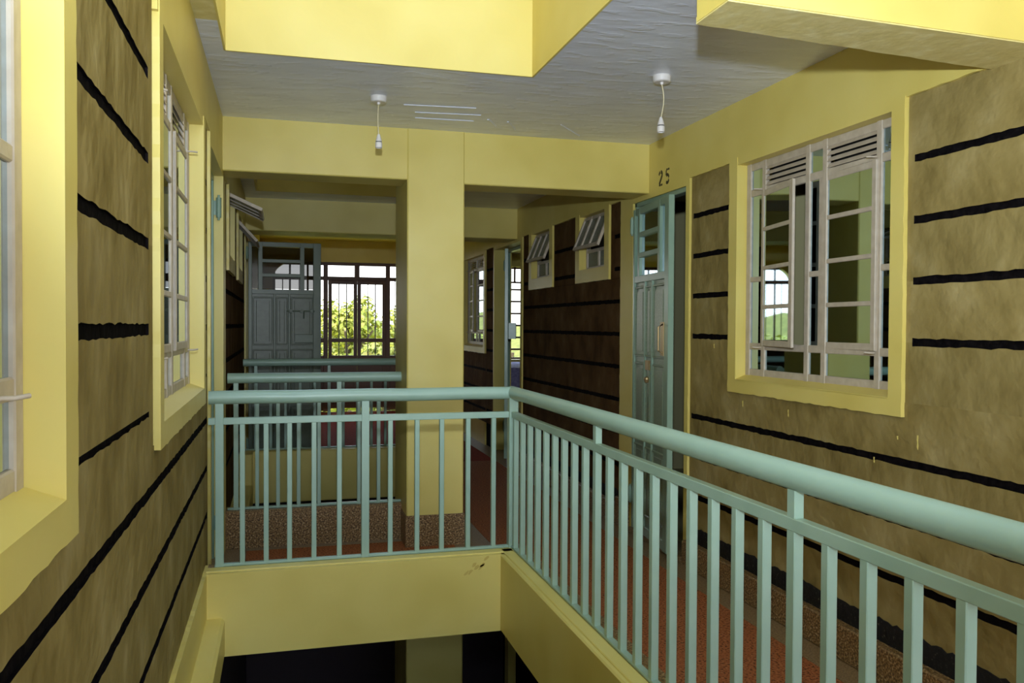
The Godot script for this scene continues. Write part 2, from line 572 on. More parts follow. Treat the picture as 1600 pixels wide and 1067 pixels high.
func build_wall_left() -> void:
	var w := thing("wall_left", Vector3(XL, FL, 0), "left gallery wall of brown plaster courses with black joints and yellow paint bands", "wall", "structure")
	var st := begin()
	var holes := [[0.18, 1.475, 1.1, 2.26], [2.41, 3.82, 1.1, 2.26], [4.12, 5.02, -0.1, 2.26], [5.51, 6.23, 1.765, 2.285], [6.71, 7.43, 1.765, 2.285], [8.12, 8.92, -0.1, 2.26]]
	wall_boxes(st, XL - 0.2, XL - GR, -2.68, 5.4, -1.3, 13.5, holes)
	obj("joint_backing", st, M.joint, w)
	st = begin()
	yellow_on(st, -1, -1.3, 0.17, TOP, 5.4, "b")
	yellow_on(st, -1, 0.17, 1.48, 2.25, 5.4, "", 0.2)
	yellow_on(st, -1, 1.48, 2.4, TOP, 5.4, "b")
	yellow_on(st, -1, 2.4, 3.83, 2.25, 5.4, "", 0.2)
	yellow_on(st, -1, 3.83, 4.1, TOP + 0.02, 5.4, "b")
	yellow_on(st, -1, 4.1, 5.06, 2.25, 5.4, "", 0.12)
	yellow_on(st, -1, 5.06, 5.5, TOP, CEIL, "b")
	yellow_on(st, -1, 5.5, 6.24, 2.27, CEIL, "", 0.12)
	yellow_on(st, -1, 6.24, 6.7, TOP, CEIL, "b")
	yellow_on(st, -1, 6.7, 7.44, 2.27, CEIL, "", 0.12)
	yellow_on(st, -1, 7.44, 8.1, TOP, CEIL, "b")
	yellow_on(st, -1, 8.1, 8.92, 2.25, 2.8, "", 0.12)
	yellow_on(st, -1, 8.92, 13.5, FL, 2.8)
	obj("yellow_band", st, M.yellow, w)
	st = begin()
	yellow_on(st, -1, 4.1, 4.15, FL, 2.25, "l", 0.2)
	yellow_on(st, -1, 5.0, 5.2, FL, 2.25, "", 0.2)
	obj("door_surround", st, M.yellow, w)
	st = begin()
	yellow_on(st, -1, 8.1, 8.14, FL, 2.25, "l", 0.2)
	yellow_on(st, -1, 8.88, 8.92, FL, 2.25, "", 0.2)
	obj("door_surround", st, M.yellow, w)
	var up := JL.filter(func(y): return y > 1.15)
	courses(w, -1, -1.3, 0.168, 1.194, TOP, up, -1.3, 0.16)
	courses(w, -1, 1.482, 2.398, 1.194, TOP, up, 1.482, 2.33)
	courses(w, -1, 3.832, 4.098, 1.194, TOP + 0.02, up, 3.88, 4.07)
	# the row that the sills cut, in three pieces
	course(w, -1, -1.3, 0.168, 0.982, 1.194, [-1.3, 0.168], [-1.3, 0.16])
	course(w, -1, 0.168, 1.482, 0.982, 1.093, [0.168, 1.482], [])
	course(w, -1, 1.482, 2.398, 0.982, 1.194, [1.482, 2.398], [1.482, 2.33])
	course(w, -1, 2.398, 3.832, 0.982, 1.093, [2.398, 3.832], [])
	course(w, -1, 3.832, 4.098, 0.982, 1.194, [3.832, 4.07], [3.88, 4.07])
	course(w, -1, -1.3, 4.098, 0.762, 0.982, [-1.3, 4.07], [-1.3, 4.07])
	course(w, -1, -1.3, 4.098, 0.545, 0.762, [-1.3, 4.07], [-1.3, 4.07])
	course(w, -1, -1.3, 3.98, 0.335, 0.545, [], [-1.3, 3.96])
	course(w, -1, 3.98, 4.098, FL, 0.545, [], [3.98, 4.07])
	var j2 := JL.filter(func(y): return y > 1.7)
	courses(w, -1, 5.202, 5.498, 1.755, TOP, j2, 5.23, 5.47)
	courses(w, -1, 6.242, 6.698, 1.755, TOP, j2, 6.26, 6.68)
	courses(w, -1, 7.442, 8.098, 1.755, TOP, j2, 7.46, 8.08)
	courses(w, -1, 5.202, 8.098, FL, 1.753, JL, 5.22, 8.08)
	# yellow band on the edge of the slab and the ledge under it, along both wells
	st = begin()
	yellow_on(st, -1, 0.3, 3.98, -0.3, 0.335, "t", GR, 0.003)
	yellow_on(st, -1, 5.3, 7.2, -0.3, 0.2, "t", GR, 0.003)
	obj("slab_edge_band", st, M.yellow, w)
	st = begin()
	block(st, XL - 0.02, -0.238, -0.03, 0.14, 0.3, 3.84, 0.012)
	block(st, XL - 0.02, -0.225, -0.06, 0.37, 7.05, 7.21, 0.01)
	block(st, XL - 0.02, -0.225, -0.06, 0.12, 5.3, 7.1, 0.01)
	obj("slab_ledge", st, M.yellow, w)
	st = begin()
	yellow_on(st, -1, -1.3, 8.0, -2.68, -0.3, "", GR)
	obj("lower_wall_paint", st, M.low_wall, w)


# drips of yellow paint that ran down the brown plaster
func drips(parent: Node, list: Array) -> void:
	for d in list:
		var st := begin()
		var z: float = d[0]
		var y: float = d[1]
		var h: float = d[2]
		plate(st, PackedVector2Array([Vector2(z - 0.002, y), Vector2(z - 0.0045, y + h * 0.3), Vector2(z - 0.002, y + h * 0.55), Vector2(z - 0.004, y + h), Vector2(z + 0.003, y + h), Vector2(z + 0.004, y + h * 0.7), Vector2(z + 0.0015, y + h * 0.5), Vector2(z + 0.003, y + h * 0.2)]), v(XR + GP, 0, 0), v(0, 0, 1), Vector3.UP, Vector3.LEFT, 0.0012)
		obj("paint_drip", st, M.yellow, parent)


# ---------------------------------------------------------------- the rest of the shell

func build_shell() -> void:
	org = Vector3.ZERO
	var st := begin()
	box(st, 2.46, 5.4, FL - 0.1, FL, -1.3, 13.5)
	box(st, 2.46, 5.4, 2.62, 2.75, -1.3, 13.5)
	box(st, 5.4, 5.55, FL - 0.1, 2.75, -1.3, 13.5)
	box(st, 2.46, 5.4, FL, 2.62, 7.4, 7.5)
	box(st, 2.46, 5.4, FL, 2.62, -1.4, -1.3)
	box(st, 2.46, 2.9, FL, 2.62, 4.2, 4.25)
	box(st, 3.1, 3.15, FL, 2.62, 4.2, 5.6)
	tag(obj("wall_rooms_right", st, M.room), "dim cream walls of the rooms behind the right hand doors", "wall", "structure")
	st = begin()
	box(st, -3.2, -0.515, FL - 0.1, FL, -1.3, 13.5)
	box(st, -3.2, -0.515, 2.62, 2.75, -1.3, 13.5)
	box(st, -3.35, -3.2, FL - 0.1, 2.75, -1.3, 13.5)
	box(st, -3.2, -0.515, FL, 2.62, -1.4, -1.3)
	tag(obj("wall_rooms_left", st, M.room), "dim cream walls of the rooms behind the left hand windows", "wall", "structure")
	# upper storey: added wall that blocks light, roof with the open light well, and the storey below
	st = begin()
	box(st, XL - 0.02, XR + 0.02, 2.74, 5.4, 5.3, 5.45)
	tag(obj("wall_light_block", st, M.yellow), "added yellow wall overhead, out of sight, blocking light to the second bay", "wall", "structure")
	st = begin()
	box(st, 1.0, 2.7, 5.4, 5.55, -1.3, 9.2)
	box(st, -0.7, 1.0, 5.4, 5.55, 3.75, 9.2)
	box(st, -0.7, 1.0, 5.4, 5.55, -1.3, 0.3)
	tag(obj("roof", st, M.roof), "flat concrete roof around the open light well above", "roof", "structure")
	st = begin()
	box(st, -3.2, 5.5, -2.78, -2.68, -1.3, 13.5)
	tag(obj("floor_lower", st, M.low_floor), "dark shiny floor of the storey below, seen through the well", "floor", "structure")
	st = begin()
	box(st, -7.0, 9.0, -0.2, FL, -11.0, -1.3)  # added slab, out of view, bounces sunlight up onto the ceiling
	tag(obj("bounce_slab", st, M.bounce_slab), "added pale slab behind the camera, unseen, bouncing sunlight up to the ceiling", "bounce_slab", "structure")
	st = begin()
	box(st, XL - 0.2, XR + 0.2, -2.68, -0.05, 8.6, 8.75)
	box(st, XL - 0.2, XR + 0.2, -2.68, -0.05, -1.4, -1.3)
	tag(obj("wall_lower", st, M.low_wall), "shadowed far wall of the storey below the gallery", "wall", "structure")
	st = begin()
	box(st, 1.66, 1.72, -2.68, -0.03, 6.1, 6.2)
	box(st, 1.95, 2.0, -2.68, -0.03, 6.1, 6.2)
	tag(obj("door_5", st, M.yellow), "dim yellow door jambs on the floor below, right of the lower pillar", "door frame", "structure")


func build_beams() -> void:
	org = Vector3.ZERO
	var st := begin()
	block(st, XL - 0.01, 0.72, SOF - 0.002, CEIL + 0.02, 4.95, 5.2, 0.006)
	block(st, 1.05, XR + 0.01, SOF - 0.012, CEIL + 0.02, 4.95, 5.2, 0.006)
	tag(obj("trim_1", st, M.yellow), "yellow ceiling beam on both sides of the pillar's top", "beam", "structure")
	var p := thing("pillar", v(0.888, FL, 5.2), "yellow square pillar on a speckled granite base behind the railing", "pillar", "structure")
	st = begin()
	block(st, 0.716, 1.06, -2.68, CEIL + 0.01, 4.943, 5.46, 0.007)
	obj("shaft", st, M.yellow, p)
	st = begin()
	block(st, 0.71, 1.066, FL, 0.287, 4.937, 5.466, 0.005)
	obj("granite_base", st, M.granite, p)
	org = Vector3.ZERO
	st = begin()
	block(st, XL - 0.01, XR + 0.01, SOF, 2.82, 8.05, 8.45, 0.006)
	tag(obj("trim_2", st, M.yellow), "yellow cross beam beyond the second light well, in shade", "beam", "structure")
	var cb := thing("trim_3", v(1.7, SOF, 2.1), "cream cross beam under the ceiling at upper right, rough soffit", "beam", "structure")
	st = begin()
	var bp := PackedVector2Array([Vector2(1.137, 2.0), Vector2(XR + 0.02, 2.05), Vector2(XR + 0.02, 2.285)])
	for i in 30:
		bp.append(Vector2(lerpf(XR + 0.01, 1.15, i / 29.0), lerpf(2.284, 2.18, i / 29.0) + rng.randf_range(-0.003, 0.003)))
	bp.append(Vector2(1.137, 2.178))
	plate(st, bp, Vector3(0, SOF + 0.02, 0), Vector3.RIGHT, v(0, 0, 1), Vector3.DOWN, 0.02)
	obj("soffit", st, M.yellow_rough, cb)
	st = begin()
	plate(st, PackedVector2Array([Vector2(1.134, 1.996), Vector2(XR + 0.02, 2.046), Vector2(XR + 0.02, 2.27), Vector2(1.134, 2.168)]), Vector3(0, CEIL + 0.01, 0), Vector3.RIGHT, v(0, 0, 1), Vector3.DOWN, CEIL + 0.01 - SOF - 0.004)
	obj("beam_face", st, M.yellow, cb)


func build_floor() -> void:
	var f := thing("floor", v(1.5, 0, 4), "red terrazzo gallery floor with a brown speckled border", "floor", "structure")
	var st := begin()
	box(st, 1.05, XR + 0.03, -0.028, FL - 0.004, -1.3, 13.5)
	box(st, XL, 1.05, -0.028, FL - 0.004, 3.88, 5.26)
	box(st, XL, 1.05, -0.028, FL - 0.004, 7.25, 13.5)
	box(st, XL, 1.05, -0.028, FL - 0.004, -1.3, 0.3)
	obj("slab", st, M.yellow, f)
	st = begin()
	box(st, 1.28, 2.105, FL - 0.02, FL, -1.3, 8.3)
	box(st, XL + 0.12, 1.0, FL - 0.02, 0.1, 4.12, 5.09)
	box(st, XL, 1.277, FL - 0.02, FL, 7.45, 8.3)
	box(st, XL, 1.277, FL - 0.02, FL, -1.3, 0.2)
	obj("red_terrazzo", st, M.terrazzo, f)
	st = begin()
	box(st, XL, 2.105, FL - 0.02, FL, 8.3, 13.5)
	obj("red_cement", st, M.red_floor, f)
	st = begin()
	box(st, 2.108, XR + 0.2, FL - 0.02, FL, -1.3, 13.4)
	box(st, 1.14, 1.277, FL - 0.02, FL, -1.3, 5.053)
	box(st, XL, 1.14, FL - 0.02, 0.1, 3.98, 4.117)
	box(st, XL, 1.14, FL - 0.02, 0.1, 5.093, 5.16)
	box(st, XL - 0.2, XL + 0.117, FL - 0.02, 0.1, 4.12, 5.09)
	box(st, 1.003, 1.14, FL - 0.02, 0.1, 4.12, 5.09)
	box(st, 1.05, 1.277, FL - 0.02, FL, 5.053, 7.447)
	obj("border_strip", st, M.border, f)
	# kerbs round the wells: yellow outside, granite inside and on top
	org = Vector3.ZERO
	var k := thing("kerb", v(0.4, 0, 3.9), "yellow kerb round the near light well with a granite inner edge", "kerb", "structure")
	st = begin()
	var poly := PackedVector2Array()
	var n := 40
	for i in n + 1:
		poly.append(Vector2(lerpf(XL - 0.02, 1.0, float(i) / n), -0.03))
	var d := PackedVector2Array([Vector2(XL - 0.02, -0.03), Vector2(1.15, -0.03), Vector2(1.15, 0.335), Vector2(XL - 0.02, 0.335)])
	plate(st, d, v(0, 0, 3.93), Vector3.RIGHT, Vector3.UP, v(0, 0, -1), 0.10, true)
	block(st, 1.003, 1.1, -0.03, 0.335, 0.3, 3.85, 0.006)
	# plaster lip, thicker at the foot of the rail
	block(st, XL, 1.075, 0.33, 0.341, 3.852, 3.915, 0.003)
	block(st, 1.022, 1.075, 0.33, 0.341, 0.3, 3.9, 0.003)
	obj("yellow_face", st, M.yellow, k)
	# scuffs where bare hands and feet rubbed the paint
	for i in 7:
		st = begin()
		var cx := 0.84 + 0.016 * i + rng.randf_range(-0.008, 0.008)
		var cy := 0.27 + 0.006 * i + rng.randf_range(-0.02, 0.02)
		var sc := PackedVector2Array()
		for j in 8:
			var a := TAU * j / 8
			var q := Vector2(cos(a) * rng.randf_range(0.008, 0.022), sin(a) * rng.randf_range(0.004, 0.009)).rotated(0.7)
			sc.append(Vector2(cx, cy) + q)
		plate(st, sc, v(0, 0, 3.83), Vector3.RIGHT, Vector3.UP, v(0, 0, -1), 0.0008)
		obj("scuff_mark", st, M.scuff, k)
	st = begin()
	block(st, XL, 1.16, FL - 0.01, 0.337, 3.93, 3.99, 0.005)
	block(st, 1.1, 1.16, FL - 0.01, 0.337, 0.3, 3.93, 0.005)
	obj("granite_edge", st, M.granite, k)
	var k2 := thing("kerb_far", v(0.2, 0, 6), "speckled granite kerb round the second light well behind the pillar", "kerb", "structure")
	st = begin()
	block(st, XL, 0.72, FL - 0.01, 0.322, 5.15, 5.24, 0.008)
	block(st, 1.05, 1.16, FL - 0.01, 0.322, 5.47, 7.45, 0.008)
	block(st, XL, 1.16, FL - 0.01, 0.36, 7.36, 7.46, 0.008)
	obj("granite_edge", st, M.granite, k2)
	st = begin()
	block(st, XL, 0.72, -0.05, 0.318, 5.24, 5.3, 0.004)
	block(st, 1.0, 1.05, -0.05, 0.318, 5.4, 7.3, 0.004)
	block(st, XL, 1.05, -0.06, 0.37, 7.2, 7.37, 0.006)
	obj("yellow_face", st, M.yellow, k2)


func build_ceiling() -> void:
	var c := thing("ceiling", v(1.5, CEIL, 4), "glossy pale grey ceiling with rough brush marks over the gallery", "ceiling", "structure")
	var st := begin()
	box(st, 1.13, XR + 0.03, CEIL, 2.72, -1.3, 8.1)
	box(st, XL, 1.13, CEIL, 2.72, 3.757, 5.3)
	box(st, XL, -0.228, CEIL, 2.72, 3.4, 3.757)
	box(st, XL, -0.2, CEIL, 2.72, 5.3, 7.6)
	box(st, XL, 1.13, CEIL, 2.72, 7.6, 8.1)
	box(st, XL, 1.13, CEIL, 2.72, -1.3, 0.3)
	obj("ceiling_slab", st, M.ceiling, c)
	# ridges that the shuttering boards left
	st = begin()
	for r in [[0.62, 4.42, 1.0, 4.38, 0.012], [0.7, 4.56, 1.06, 4.52, 0.014], [0.72, 4.68, 1.05, 4.66, 0.012], [1.12, 4.6, 1.2, 4.75, 0.014], [1.24, 4.62, 1.33, 4.8, 0.012], [1.55, 4.6, 1.75, 4.84, 0.006]]:
		bar(st, v(r[0], CEIL, r[1]), v(r[2], CEIL, r[3]), r[4], 0.008, Vector3.UP, 0.003)
	obj("board_ridge", st, M.ceiling, c).set_meta("kind", "stuff")
	st = begin()
	box(st, XL, XR, 2.74, 2.82, 8.3, 13.5)
	tag(obj("ceiling_far", st, M.yellow), "shaded yellow ceiling of the far bay before the gate", "ceiling", "structure")
	st = begin()
	box(st, XL, -0.23, CEIL - 0.002, 2.72, 0.3, 3.4)
	var f := thing("trim_4", v(0.4, CEIL, 3.76), "yellow kerb of the storey above, around the open light well", "fascia", "structure")
	st = begin()
	box(st, XL, -0.231, CEIL - 0.001, 2.75, 0.3, 3.4)
	obj("wall_ledge", st, M.yellow_rough, f)
	st = begin()
	box(st, -0.234, -0.226, CEIL - 0.004, 3.07, 0.3, 3.75)
	box(st, XL, -0.234, 2.75, 3.07, 0.3, 3.75)
	box(st, -0.23, 1.13, CEIL - 0.004, 3.07, 3.748, 3.757)
	box(st, XL, 1.28, 2.72, 3.07, 3.757, 3.9)
	box(st, 1.121, 1.13, CEIL - 0.004, 3.07, 0.3, 3.75)
	box(st, 1.13, 1.28, 2.72, 3.07, 0.3, 3.757)
	obj("kerb_face", st, M.yellow, f)
	var g := thing("trim_5", v(0.4, CEIL, 7.5), "yellow kerb of the storey above, at the second light well", "fascia", "structure")
	st = begin()
	box(st, -0.2, 1.1, CEIL - 0.004, 3.0, 7.588, 7.6)
	box(st, -0.212, -0.2, CEIL - 0.004, 3.0, 5.3, 7.6)
	box(st, 1.12, 1.13, CEIL - 0.004, 3.0, 5.3, 7.6)
	obj("kerb_face", st, M.yellow, g)
	org = Vector3.ZERO
	st = begin()
	box(st, XL, XR, 2.72, 2.76, 3.9, 5.3)
	box(st, 1.28, XR, 2.72, 2.76, -1.3, 9.0)
	box(st, XL, 1.28, 2.72, 2.76, 7.62, 9.0)
	tag(obj("floor_upper", st, M.terrazzo), "floor of the storey above, hidden over the ceiling", "floor", "structure")


# end wall with the arched opening and the brown steel gate in it
func build_end() -> void:
	org = Vector3.ZERO
	var w := thing("wall_end", v(1.0, FL, 13.5), "yellow end wall with an arched opening for the brown gate", "wall", "structure")
	var x0 := -0.13
	var x1 := 2.13
	var yt := 2.405
	var st := begin()
	box(st, -3.3, x0, FL - 0.1, 2.82, 13.5, 13.7)
	box(st, x1, 3.5, FL - 0.1, 2.82, 13.5, 13.7)
	box(st, 4.4, 5.55, FL - 0.1, 2.82, 13.5, 13.7)
	box(st, 3.5, 4.4, FL - 0.1, 0.85, 13.5, 13.7)
	box(st, 3.5, 4.4, 2.4, 2.82, 13.5, 13.7)
	box(st, x0, x1, yt, 2.82, 13.5, 13.7)
	for s in [0, 1]:
		var poly := PackedVector2Array()
		var rx := 0.34
		var ry := 0.3
		for i in 13:
			var a := PI / 2 * i / 12
			var px := rx - rx * cos(a)
			var py := -ry + ry * sin(a)
			poly.append(Vector2(x0 + px if s == 0 else x1 - px, yt + py))
		poly.append(Vector2(x0 if s == 0 else x1, yt + 0.01))
		plate(st, poly, v(0, 0, 13.7), Vector3.RIGHT, Vector3.UP, v(0, 0, -1), 0.2, true)
	obj("masonry", st, M.yellow, w)
	# steel gate: fixed frame with transom lights, side lights and two leaves with upright bars
	var g := thing("door_6", v(1.16, FL, 13.55), "brown steel double gate with upright bars and transom lights at far end", "gate", "structure")
	st = begin()
	var Z := 13.58
	var up := Vector3.UP
	for x in [x0 + 0.02, 0.675, 1.655, x1 - 0.02]:
		bar(st, v(x, FL, Z), v(x, yt, Z), 0.07 if x > 0.5 and x < 2.0 else 0.04, 0.05, v(0, 0, 1), 0.004)
	for y in [2.15, yt - 0.02]:
		bar(st, v(x0, y, Z), v(x1, y, Z), 0.044, 0.06, up, 0.004)
	bar(st, v(1.165, 2.15, Z), v(1.165, yt, Z), 0.08, 0.05, v(0, 0, 1), 0.004)
	for x in [0.13, 0.4, 1.9]:
		bar(st, v(x, 0.95, Z), v(x, yt, Z), 0.03, 0.04, v(0, 0, 1), 0.004)
	for r in [[x0, 0.64], [1.69, x1]]:
		bar(st, v(r[0], 1.17, Z), v(r[1], 1.17, Z), 0.036, 0.07, up, 0.004)
		bar(st, v(r[0], 0.9, Z), v(r[1], 0.9, Z), 0.036, 0.05, up, 0.004)
	obj("gate_frame", st, M.steel_brown, g)
	st = begin()
	for r in [[x0, 0.64], [1.69, x1]]:
		block(st, r[0], r[1], FL + 0.01, 0.9, 13.57, 13.6, 0.004)
	obj("side_panel", st, M.steel_brown, g)
	for s in [[0.715, 1.16], [1.17, 1.615]]:
		var a: float = s[0]
		var b: float = s[1]
		st = begin()
		for x in [a + 0.03, b - 0.02]:
			bar(st, v(x, FL + 0.05, Z), v(x, 2.12, Z), 0.055, 0.04, v(0, 0, 1), 0.004)
		for y in [2.09, 1.17, 0.9, FL + 0.08]:
			bar(st, v(a, y, Z), v(b, y, Z), 0.034, 0.06, up, 0.004)
		block(st, a, b, FL + 0.06, 0.9, 13.575, 13.59, 0.003)
		var leaf := obj("gate_leaf", st, M.steel_brown, g)
		for i in 2:
			var st2 := begin()
			var x := lerpf(a + 0.05, b - 0.04, (i + 1) / 3.0)
			tube(st2, [v(x, 0.9, Z), v(x, 2.07, Z)], 0.008, 8)
			obj("upright_bar", st2, M.bars, leaf)
	for x in [0.02, 0.27, 0.54, 1.77, 2.02]:
		var st3 := begin()
		tube(st3, [v(x, 0.9, Z), v(x, 2.13, Z)], 0.008, 8)
		obj("upright_bar", st3, M.bars, g)
	# window of the room at the right, seen past the open door
	var wn := thing("window_8", v(3.95, 0.85, 13.55), "barred bright window in the room seen past the far right door", "window", "structure")
	st = begin()
	for y in [0.87, 1.02, 1.22, 1.42, 1.62, 1.82, 2.02, 2.14, 2.38]:
		bar(st, v(3.5, y, Z), v(4.4, y, Z), 0.04, 0.03, up, 0.003)
	for x in [3.52, 3.775, 4.0, 4.2, 4.38]:
		bar(st, v(x, 0.85 if x in [3.52, 4.38] else 2.14, Z), v(x, 2.4, Z), 0.03, 0.04, v(0, 0, 1), 0.003)
	obj("window_frame", st, M.steel_brown, wn)


# ---------------------------------------------------------------- railings

func build_railings() -> void:
	var up := Vector3.UP
	var fz := v(0, 0, 1)
	var hr := 1.093
	var sub := 0.988
	var kt := 0.341
	var zb := 3.93
	var xq := 1.087
	var r := thing("railing", v(xq, kt, zb), "sage green steel railing turning the corner of the near light well", "railing")
	var st := begin()
	var hp := [v(XL + 0.005, hr, zb)]
	for i in 9:
		hp.append(v(lerpf(XL + 0.02, xq - 0.03, i / 8.0), hr + 0.0012 * sin(i * 2.1), zb))
	hp.append(v(xq - 0.008, hr, zb))
	tube(st, hp, 0.0305, 24)
	tube(st, [v(xq, hr, zb + 0.026), v(xq, hr + 0.001, 3.0), v(xq, hr - 0.001, 2.0), v(xq, hr, 1.0), v(xq, hr, 0.32)], 0.0305, 24)
	obj("handrail", st, M.sage, r)
	st = begin()
	bar(st, v(XL + 0.004, sub, zb), v(xq, sub, zb), 0.026, 0.03, up)
	obj("lower_rail", st, M.sage, r)
	st = begin()
	bar(st, v(xq, sub, zb), v(xq, sub, 0.32), 0.026, 0.03, up)
	obj("lower_rail", st, M.sage, r)
	st = begin()
	bar(st, v(XL + 0.03, kt + 0.005, zb), v(xq + 0.012, kt + 0.005, zb), 0.026, 0.012, up)
	obj("foot_rail", st, M.sage, r)
	st = begin()
	bar(st, v(xq, kt + 0.005, zb), v(xq, kt + 0.005, 0.32), 0.026, 0.012, up)
	obj("foot_rail", st, M.sage, r)
	st = begin()
	bar(st, v(xq, kt, zb), v(xq, hr - 0.02, zb), 0.046, 0.046, fz, 0.003)
	obj("corner_post", st, M.sage, r)
	for x in [-0.265, 0.376]:
		st = begin()
		bar(st, v(x, kt, zb), v(x, hr - 0.026, zb), 0.036, 0.03, fz)
		obj("post", st, M.sage, r)
	for x in [-0.168, -0.066, 0.036, 0.144, 0.258, 0.492, 0.618, 0.736, 0.864, 0.99]:
		st = begin()
		bar(st, v(x, kt, zb), v(x, sub - 0.014, zb), 0.022, 0.022, fz)
		obj("baluster", st, M.sage, r)
	for i in 29:
		var z := 3.872 - 0.1195 * i
		if z < 0.34:
			break
		st = begin()
		var post := i in [9, 19, 28]
		bar(st, v(xq, kt, z), v(xq, hr - 0.026 if post else sub - 0.014, z), 0.024, 0.03 if post else 0.024, fz)
		obj("post" if post else "baluster", st, M.sage, r)
	# the railing round the second well: one assembly of three runs
	var q := thing("railing_far", v(0.4, 0.33, 5.2), "sage green railing round the second light well, behind the pillar", "railing")
	var h2 := 1.1
	var z2 := 5.2
	var z3 := 7.3
	var x3 := 1.095
	for run in [[v(XL + 0.01, h2, z2), v(0.716, h2, z2)], [v(x3, h2, 5.45), v(x3, h2, z3 + 0.02)], [v(XL + 0.01, h2, z3), v(x3 - 0.02, h2, z3)]]:
		st = begin()
		tube(st, run, 0.0305, 20)
		obj("handrail", st, M.sage, q)
		st = begin()
		bar(st, run[0] + up * -0.105, run[1] + up * -0.105, 0.026, 0.03, up)
		obj("lower_rail", st, M.sage, q)
		st = begin()
		var dy := 0.325 - h2 + (0.045 if absf(run[0].z + z3) < 0.05 else 0.0)
		bar(st, run[0] + up * (dy + 0.004), run[1] + up * (dy + 0.004), 0.026, 0.012, up)
		obj("foot_rail", st, M.sage, q)
	for i in 8:
		st = begin()
		var x := -0.258 + 0.1195 * i
		var post := i in [0, 5]
		bar(st, v(x, 0.32, z2), v(x, h2 - 0.025 if post else h2 - 0.12, z2), 0.028 if post else 0.022, 0.024, fz)
		obj("post" if post else "baluster", st, M.sage, q)
	for i in 11:
		st = begin()
		var x := -0.205 + 0.1195 * i
		var post := i in [0, 5, 10]
		bar(st, v(x, 0.365, z3), v(x, h2 - 0.025 if post else h2 - 0.12, z3), 0.026 if post else 0.022, 0.024, fz)
		obj("post" if post else "baluster", st, M.sage, q)
	for i in 15:
		st = begin()
		var z := 5.49 + 0.1195 * i
		var post := i in [0, 7, 14]
		bar(st, v(x3, 0.32, z), v(x3, h2 - 0.025 if post else h2 - 0.12, z), 0.024, 0.026 if post else 0.022, fz)
		obj("post" if post else "baluster", st, M.sage, q)


# ---------------------------------------------------------------- windows

